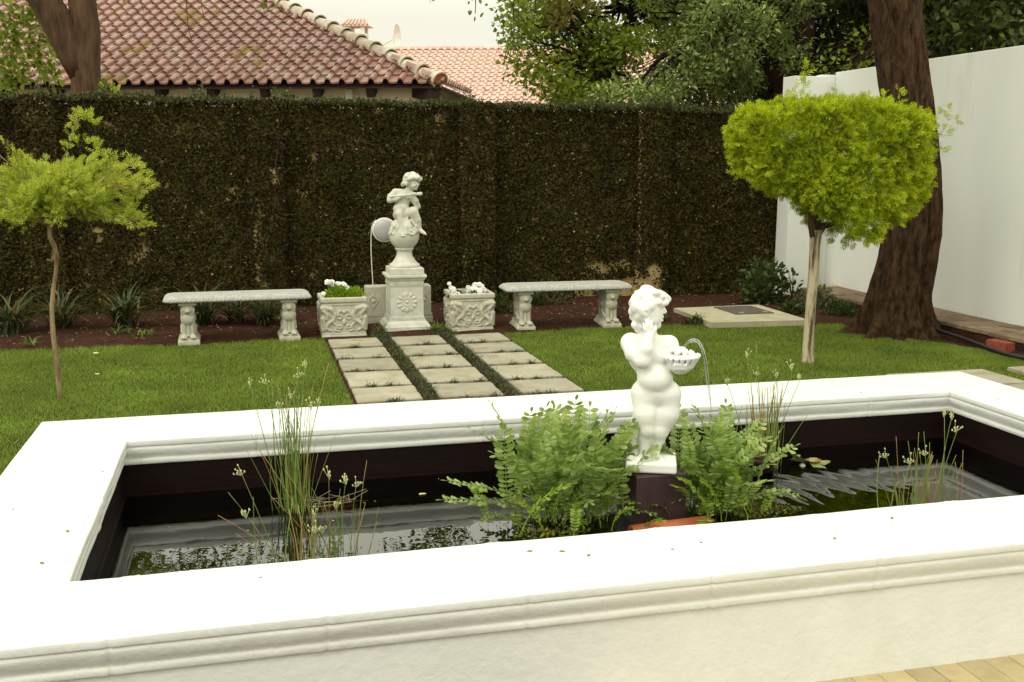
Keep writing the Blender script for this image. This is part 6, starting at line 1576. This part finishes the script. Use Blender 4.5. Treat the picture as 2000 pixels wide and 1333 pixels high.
# floating weed
def weedmat(x, y, rx_, ry_, n, seed, label):
    g = np.random.default_rng(seed); a = g.uniform(0, 6.28, n); q = np.sqrt(g.uniform(0, 1, n)); P = np.stack([x+rx_*q*np.cos(a), y+ry_*q*np.sin(a), WZ+g.uniform(0, .022, n)], 1)
    V, F = scatter(leaf4*np.array([.8, 1, 1]), leaf4F, P, nrm(np.stack([g.normal(0, 1, n), g.normal(0, 1, n), g.uniform(0, .6, n)], 1)), nrm(g.normal(0, .3, (n, 3))+np.array([0, 0, 1])), .022*g.uniform(.5, 1.4, n))
    tag(put('floating_weed', npmesh('floating_weed', V, F, M['weed'])), label, 'pond weed', None, 'stuff')
weedmat(1.22, 4.02, .17, .08, 190, 1, 'yellow green floating weed at the foot of the big left fern')
weedmat(2.24, 4.06, .18, .07, 200, 2, 'yellow green floating weed at the foot of the right fern')
# floating petals and leaf specks
sl = MB(); sl.add([(-.016, 0, 0), (-.004, .007, .003), (.016, .001, .001), (.002, -.008, .002)], [(0, 3, 2, 1)]); slm = sl.mesh('fallen_leaf', M['dead_leaf'])
pf = MB(); pf.add([(-.02, 0, 0), (-.008, .008, .004), (.02, .002, .002), (.012, -.006, .001), (-.006, -.008, .002)], [(0, 4, 3, 2, 1)]); pfm = pf.mesh('floating_leaf', M['seed_head'])
o = put('floating_leaf', pfm, None, (.773, 4.698, WZ+.003), (0, 0, .1)); tag(o, 'single pale leaf floating on the dark water in mid pond', 'leaf')
o = put('floating_leaf', pfm, None, (-.46, 3.98, WZ+.003), (0, 0, .9), (1.1, 1.1, 1)); tag(o, 'pale leaf floating in the left corner of the pond', 'leaf')
for i in range(12):
    g = np.random.default_rng(700+i); o = put('floating_petal', pfm, None, (g.uniform(-.4, 1.0), g.uniform(4.2, 4.95), WZ+.003), (0, 0, g.uniform(0, 6)), (.28, .28, .28)); tag(o, 'tiny pale petal floating on the dark pond water', 'petal', 'tiny petals floating on the pond')
lv = [(26, 995), (132, 1038), (201, 922), (82, 1100), (509, 1128), (1035, 1077), (1098, 1077), (1150, 1085), (1314, 1073), (1369, 1060), (1630, 1052), (1742, 1012), (1729, 745), (1682, 768), (1950, 780), (1880, 770)]
for px, py in lv:
    d = at(px, py, 1.0)-np.array([0, 0, CAMH]); t_ = (CT+.002-CAMH)/d[2]; p = np.array([0, 0, CAMH])+d*t_
    o = put('fallen_leaf', slm, None, tuple(p), (R(random.uniform(-8, 8)), 0, random.uniform(0, 6.28)), (random.uniform(.5, 1.0),)*3); tag(o, 'tiny dry brown leaf lying on the white pond rim', 'leaf', 'dry leaves on the pond rim')

# ================================================================== BED PLANTS
def blade_leaves(n, L, w, spread, g, arch=1.0, base_r=.04):
    """strap leaves as curved ribbons; returns V,F"""
    V = []; F = []; k = 7
    for i in range(n):
        th = g.uniform(0, 6.28); l = L*g.uniform(.6, 1.15); tilt = g.uniform(.05, spread); bx_, by_ = base_r*g.normal(), base_r*g.normal()
        d = np.array([math.cos(th), math.sin(th)]); s_ = np.array([-d[1], d[0]]); i0 = len(V); x = 0; z = 0
        for j in range(k):
            t_ = j/(k-1); ww_ = w*(.6+.4*math.sin(math.pi*min(t_+.25, 1)))*(1-t_**3)+.0005
            c = np.array([bx_+d[0]*x, by_+d[1]*x]); V += [(c[0]-s_[0]*ww_/2, c[1]-s_[1]*ww_/2, max(z, .004)), (c[0]+s_[0]*ww_/2, c[1]+s_[1]*ww_/2, max(z, .004)+.001)]
            a = tilt+arch*t_*1.5; x += math.sin(a)*l/(k-1); z += math.cos(a)*l/(k-1)
        F += [(i0+2*j, i0+2*j+1, i0+2*j+3, i0+2*j+2) for j in range(k-1)]
    return np.array(V), np.array(F)
def strap_plant(x, y, n, L, w, spread, label, seed, mat='strap', cat='plant', arch=1.0, name='strap_plant', z=.03, group=None, base_r=.04):
    g = np.random.default_rng(seed); V, F = blade_leaves(n, L, w, spread, g, arch, base_r)
    return tag(put(name, npmesh(name, V, F, M[mat]), None, (x, y, z)), label, cat, group)
strap_plant(-2.2, 10.6, 120, .60, .022, .7, 'dark strappy clump in the bed at the far left edge of the picture', 1)
strap_plant(-1.80, 10.9, 90, .62, .020, .7, 'dark strappy clump in the bed just left of the sapling stem', 2)
strap_plant(-1.20, 10.8, 120, .62, .024, .8, 'strappy clump with pale yellowish blades just right of the sapling stem', 3)
strap_plant(-0.45, 10.8, 110, .58, .020, .75, 'dark strappy clump in the bed left of the left bench', 4)
strap_plant(-0.12, 10.9, 80, .52, .020, .75, 'dark strappy clump showing under the left half of the left bench', 5)
strap_plant(0.16, 10.7, 150, .48, .018, .9, 'dark spiky clump with roots showing under the middle of the left bench', 6)
strap_plant(-1.92, 9.98, 26, .13, .010, .9, 'small bright green tuft at the lawn edge left of the sapling', 7, 'tuft_green', name='grass_tuft')
strap_plant(-0.96, 10.22, 30, .14, .012, .9, 'small bright green tuft at the bed edge right of the sapling', 8, 'tuft_green', name='grass_tuft')
strap_plant(-1.22, 10.45, 24, .16, .012, .9, 'small green seedling tuft between two strappy clumps', 9, 'tuft_green', name='grass_tuft')
strap_plant(4.22, 10.02, 46, .16, .014, .8, 'small leafy green tuft left of the concrete slab, behind the statue head', 10, 'dark_green', name='leafy_tuft')
strap_plant(4.47, 9.76, 70, .17, .016, 1.0, 'low dark green tuft at the front left corner of the concrete slab', 11, 'dark_green', name='leafy_tuft')
strap_plant(1.80, 9.98, 90, .12, .006, .9, 'green tuft growing between the pedestal and the right planter', 12, 'tuft_green', name='grass_tuft', base_r=.05)
strap_plant(1.22, 10.0, 30, .13, .008, 1.0, 'small plant with yellow blades at the left foot of the pedestal', 13, 'weed', name='grass_tuft')
# one broad leaf
b = MB(); n = 10; V = []; F = []
for j in range(n):
    t_ = j/(n-1); w_ = .055*math.sin(math.pi*min(1, t_*.92+.06))**.8; c = np.array([.50*t_, 0, .12*math.sin(t_*2.4)+.10]); V += [(c[0], -w_*.4, c[2]-w_), (c[0], 0, c[2]), (c[0], w_*.4, c[2]+w_)]
for j in range(n-1): F += [(3*j, 3*j+3, 3*j+4, 3*j+1), (3*j+1, 3*j+4, 3*j+5, 3*j+2)]
b.add(V, F); o = b.build('broad_leaf_plant', M['dark_green'], None, True, loc=(-1.30, 10.7, .16), rot=(0, R(-12), 0), scale=(.62, .62, .62)); tag(o, 'plant with one broad smooth green leaf between strappy clumps left of the left bench', 'plant')
def bush(x, y, n, rad, mat, size, label, seed, name='shrub', T=leafT, TF=leafF, up=.5, z=.02):
    e = empty(name, (x, y, z)); tag(e, label, 'shrub'); g = np.random.default_rng(seed)
    put('foliage', bushmesh('foliage', n, rad, M[mat], size, T, TF, g, up, 0.0, .1), e)
    b = MB()
    for i in range(12):
        d = nrm(g.normal(size=3)+np.array([0, 0, .8])); d[2] = abs(d[2]); b.tube([(0, 0, 0), d*np.array(rad)*.5, d*np.array(rad)*.95], [.006, .004, .002], 4, False)
    b.build('stems', M['bark_mid'], e)
bush(5.95, 11.05, 620, (.30, .25, .56), 'dark_green', .075, 'leafy green shrub in the corner between creeper wall and white pier', 1, up=.1)
bush(6.28, 10.95, 60, (.14, .12, .45), 'dark_green', .075, 'thin leafy sprig leaning against the white pier', 5)
bush(2.62, 10.9, 260, (.20, .16, .24), 'dark_green', .06, 'low leafy shrub behind the left leg of the right bench', 2)
bush(6.38, 10.55, 900, (.22, .2, .27), 'greybush', .035, 'twiggy grey green shrub at the edge of the raised path', 3, T=leaf4, TF=leaf4F)
bush(5.86, 10.2, 300, (.17, .14, .14), 'dark_green', .05, 'low dark shrub right behind the pale conifer trunk', 4)
bush(6.28, 9.90, 420, (.22, .18, .17), 'dark_green', .045, 'low dark spreading plant left of the huge trunk roots', 6)
bush(3.35, 11.4, 200, (.3, .1, .22), 'dark_green', .05, 'straggly creeper shoots on the ground behind the right bench', 7)

bush(-1.42, 12.6, 130, (.16, .12, .42), 'tree_near', .10, 'pale green leafy shoots just right of the forked tree, over the creeper wall', 9, up=.4, z=2.1)
# ground cover between the stones
g = np.random.default_rng(33); Vs = []; Fs = []; off = 0; tops = []
def addtuft(x, y, n, L):
    global off
    V, F = blade_leaves(n, L, .005, 1.1, g, 1.0, .018); V = V+np.array([x, y, .02]); Vs.append(V); Fs.append(F+off); off += len(V)
for (xa, xb) in ((1.185, 1.285), (1.775, 1.88)):
    for y in np.arange(5.9, 9.75, .030):
        for _ in range(2): addtuft(g.uniform(xa, xb), y+g.normal(0, .012), 11, g.uniform(.035, .075))
ys = [9.64, 9.145, 8.62, 8.075, 7.495, 6.97, 6.45]
for y in ys[1:]:
    for (xa, xb) in cols_x:
        for _ in range(8): addtuft(g.uniform(xa, xb), y+g.normal(0, .012), 9, g.uniform(.02, .045))
        for _ in range(2):
            xx = g.uniform(xa+.05, xb-.05)
            for _ in range(3): addtuft(xx+g.normal(0, .012), y+.01+g.normal(0, .01), 14, g.uniform(.05, .085))
for _ in range(60): addtuft(g.uniform(1.12, 1.32), g.uniform(9.6, 10.0), 11, g.uniform(.03, .07)); addtuft(g.uniform(1.74, 1.95), g.uniform(9.55, 9.95), 12, g.uniform(.04, .08))
tag(put('ground_cover', npmesh('ground_cover', np.concatenate(Vs), np.concatenate(Fs), M['mondo'])), 'dark tufted ground cover growing in the joints of the stepping stones', 'ground cover', None, 'stuff')

# lawn blades
def grass(n, seed, xr, yr, cond, L=(.014, .030), w=.0042):
    g = np.random.default_rng(seed); x = g.uniform(*xr, n); y = g.uniform(*yr, n); m_ = cond(x, y); x, y = x[m_], y[m_]; n = len(x)
    a = g.uniform(0, 6.283, n); h = g.uniform(*L, n)*(1+.25*noise2(x*2.5, y*2.5, 66, 3)); lean = g.normal(0, .5, (n, 2))*h[:, None]
    z = np.full(n, .006); c, s_ = np.cos(a)*w/2, np.sin(a)*w/2
    V = np.stack([np.stack([x-c, y-s_, z], 1), np.stack([x+c, y+s_, z], 1), np.stack([x+lean[:, 0], y+lean[:, 1], z+h], 1)], 1).reshape(-1, 3)
    return V, np.arange(3*n).reshape(-1, 3)
def lawn_ok(x, y):
    ok = (y < lawn_edge(x)+.02*np.sin(x*37)) & ~((x > .685) & (x < 2.395) & (y > 5.0)) & ~((x > 6.12+.04*np.sin(y*9)-.18*np.clip(8.2-y, -1, 1)*0) & (y > 6.95) & (y > 7.2))
    ok &= ~((x > OX0-.0) & (x < OX1) & (y > OY0) & (y < OY1)) & ~((x > 4.82) & (y < 6.97)) & ~((x > 4.55) & (x < 5.62) & (y > 9.5))
    ok &= ~(((x-6.2)**2+(y-8.86)**2) < .34**2) & ~((x > 6.0) & (y > 9.2))
    return ok
V1, F1 = grass(330000, 1, (-2.9, 6.3), (6.2, 9.95), lawn_ok)
V2, F2 = grass(60000, 2, (-2.6, -1.03), (3.4, 6.2), lawn_ok)
def side_ok(x, y):
    ok = x > OX1+.02
    for (cx, cy, w, d) in [(5.28, 6.70, 0.9, 0.50), (5.28, 6.14, 0.9, 0.52), (6.35, 6.72, 0.72, 0.50), (6.35, 6.12, 0.9, 0.54), (5.28, 5.56, 0.9, 0.52), (6.35, 5.5, 0.9, 0.54)]:
        ok &= ~((np.abs(x-cx) < w/2) & (np.abs(y-cy) < d/2))
    return ok & (x < 6.58)
V4, F4 = grass(95000, 4, (4.36, 6.6), (2.95, 6.97), side_ok)
tag(put('grass', npmesh('grass', np.concatenate([V1, V2, V4]), np.concatenate([F1, F2+len(V1), F4+len(V1)+len(V2)]), M['grass'])), 'short mown green grass blades covering the lawn', 'grass', None, 'stuff')
# strip of lawn beside the right trunk up to the hose
V3, F3 = grass(30000, 3, (6.08, 6.66), (6.7, 8.5), lambda x, y: (x < 6.62-(y-7.0)*.26+.02*np.sin(y*21)) & (x < 6.62))
tag(put('grass', npmesh('grass', V3, F3, M['grass'])), 'grass at the foot of the huge trunk beside the black hose', 'grass', None, 'stuff')
# scattered debris on the bed
g = np.random.default_rng(88); n = 1500
x = g.uniform(-3, 6.4, n); y = g.uniform(9.9, 11.8, n); P = np.stack([x, y, .05+.0*x], 1); D = nrm(np.stack([g.normal(size=n), g.normal(size=n), g.normal(0, .15, n)], 1))
V, F = scatter(leaf4*np.array([.6, 1, 1]), leaf4F, P, D, nrm(g.normal(0, .3, (n, 3))+np.array([0, 0, 1])), .028*g.uniform(.4, 1.5, n))
tag(put('bark_mulch', npmesh('bark_mulch', V, F, M['dead_leaf'])), 'dry leaf litter scattered over the soil bed', 'leaf litter', None, 'stuff')
for (px_, py_, rz_, sc, lab) in ((-1.17, 8.48, .3, 1.0, 'white petal on the lawn, right of the sapling stem'), (-1.33+.03, 9.42, .1, 1.4, 'long pale leaf lying at the lawn edge behind the sapling stem'), (-.85, 8.0, 2, .7, 'pale yellow leaf lying on the open left lawn')):
    o = put('fallen_petal', pfm, None, (px_, py_, .03), (R(20), 0, rz_), (sc,)*3); tag(o, lab, 'petal')

# concrete slab with cover
cs = empty('concrete_slab', (5.10, 10.05, 0)); tag(cs, 'pale concrete slab with a dark metal cover set in the bed near the conifer', 'slab')
b = MB(); b.add([(4.56, 9.52, 0), (5.62, 9.45, 0), (5.66, 10.62, 0), (4.60, 10.58, 0), (4.56, 9.52, .06), (5.62, 9.45, .06), (5.66, 10.62, .06), (4.60, 10.58, .06)], [(3, 2, 1, 0), (4, 5, 6, 7), (0, 1, 5, 4), (1, 2, 6, 5), (2, 3, 7, 6), (3, 0, 4, 7)]); b.build('slab', M['concrete'], cs, loc=(-5.10, -10.05, 0.012))
b = MB(); b.box((5.05, 9.95, .0725), (5.50, 10.50, .082), .004); b.build('cover', M['metal_lid'], cs, loc=(-5.10, -10.05, 0))
b = MB()
for x in (5.12, 5.40): b.box((x, 10.0, .0825), (x+.05, 10.03, .088))
b.build('cover_handles', M['concrete'], cs, loc=(-5.10, -10.05, 0))
# hose
b = MB(); hp = np.array([(6.44, 9.0, .11), (6.48, 8.75, .09), (6.50, 8.5, .07), (6.50, 8.25, .06), (6.47, 8.0, .052), (6.42, 7.75, .046), (6.39, 7.5, .042), (6.41, 7.25, .042), (6.47, 7.0, .042), (6.58, 6.7, .042)])
b.tube(hp, .018, 10); tag(b.build('hose', M['hose'], None, True), 'black hose curving along the soil from the huge trunk to the right edge', 'hose')
b = MB(); b.box((-.055, -.11, 0), (.055, .11, .10), .006); o = b.build('loose_brick', M['red_brick'], None, False, loc=(6.53, 7.72, .012), rot=(0, 0, R(8))); tag(o, 'single red brick by the hose at the right edge', 'brick')
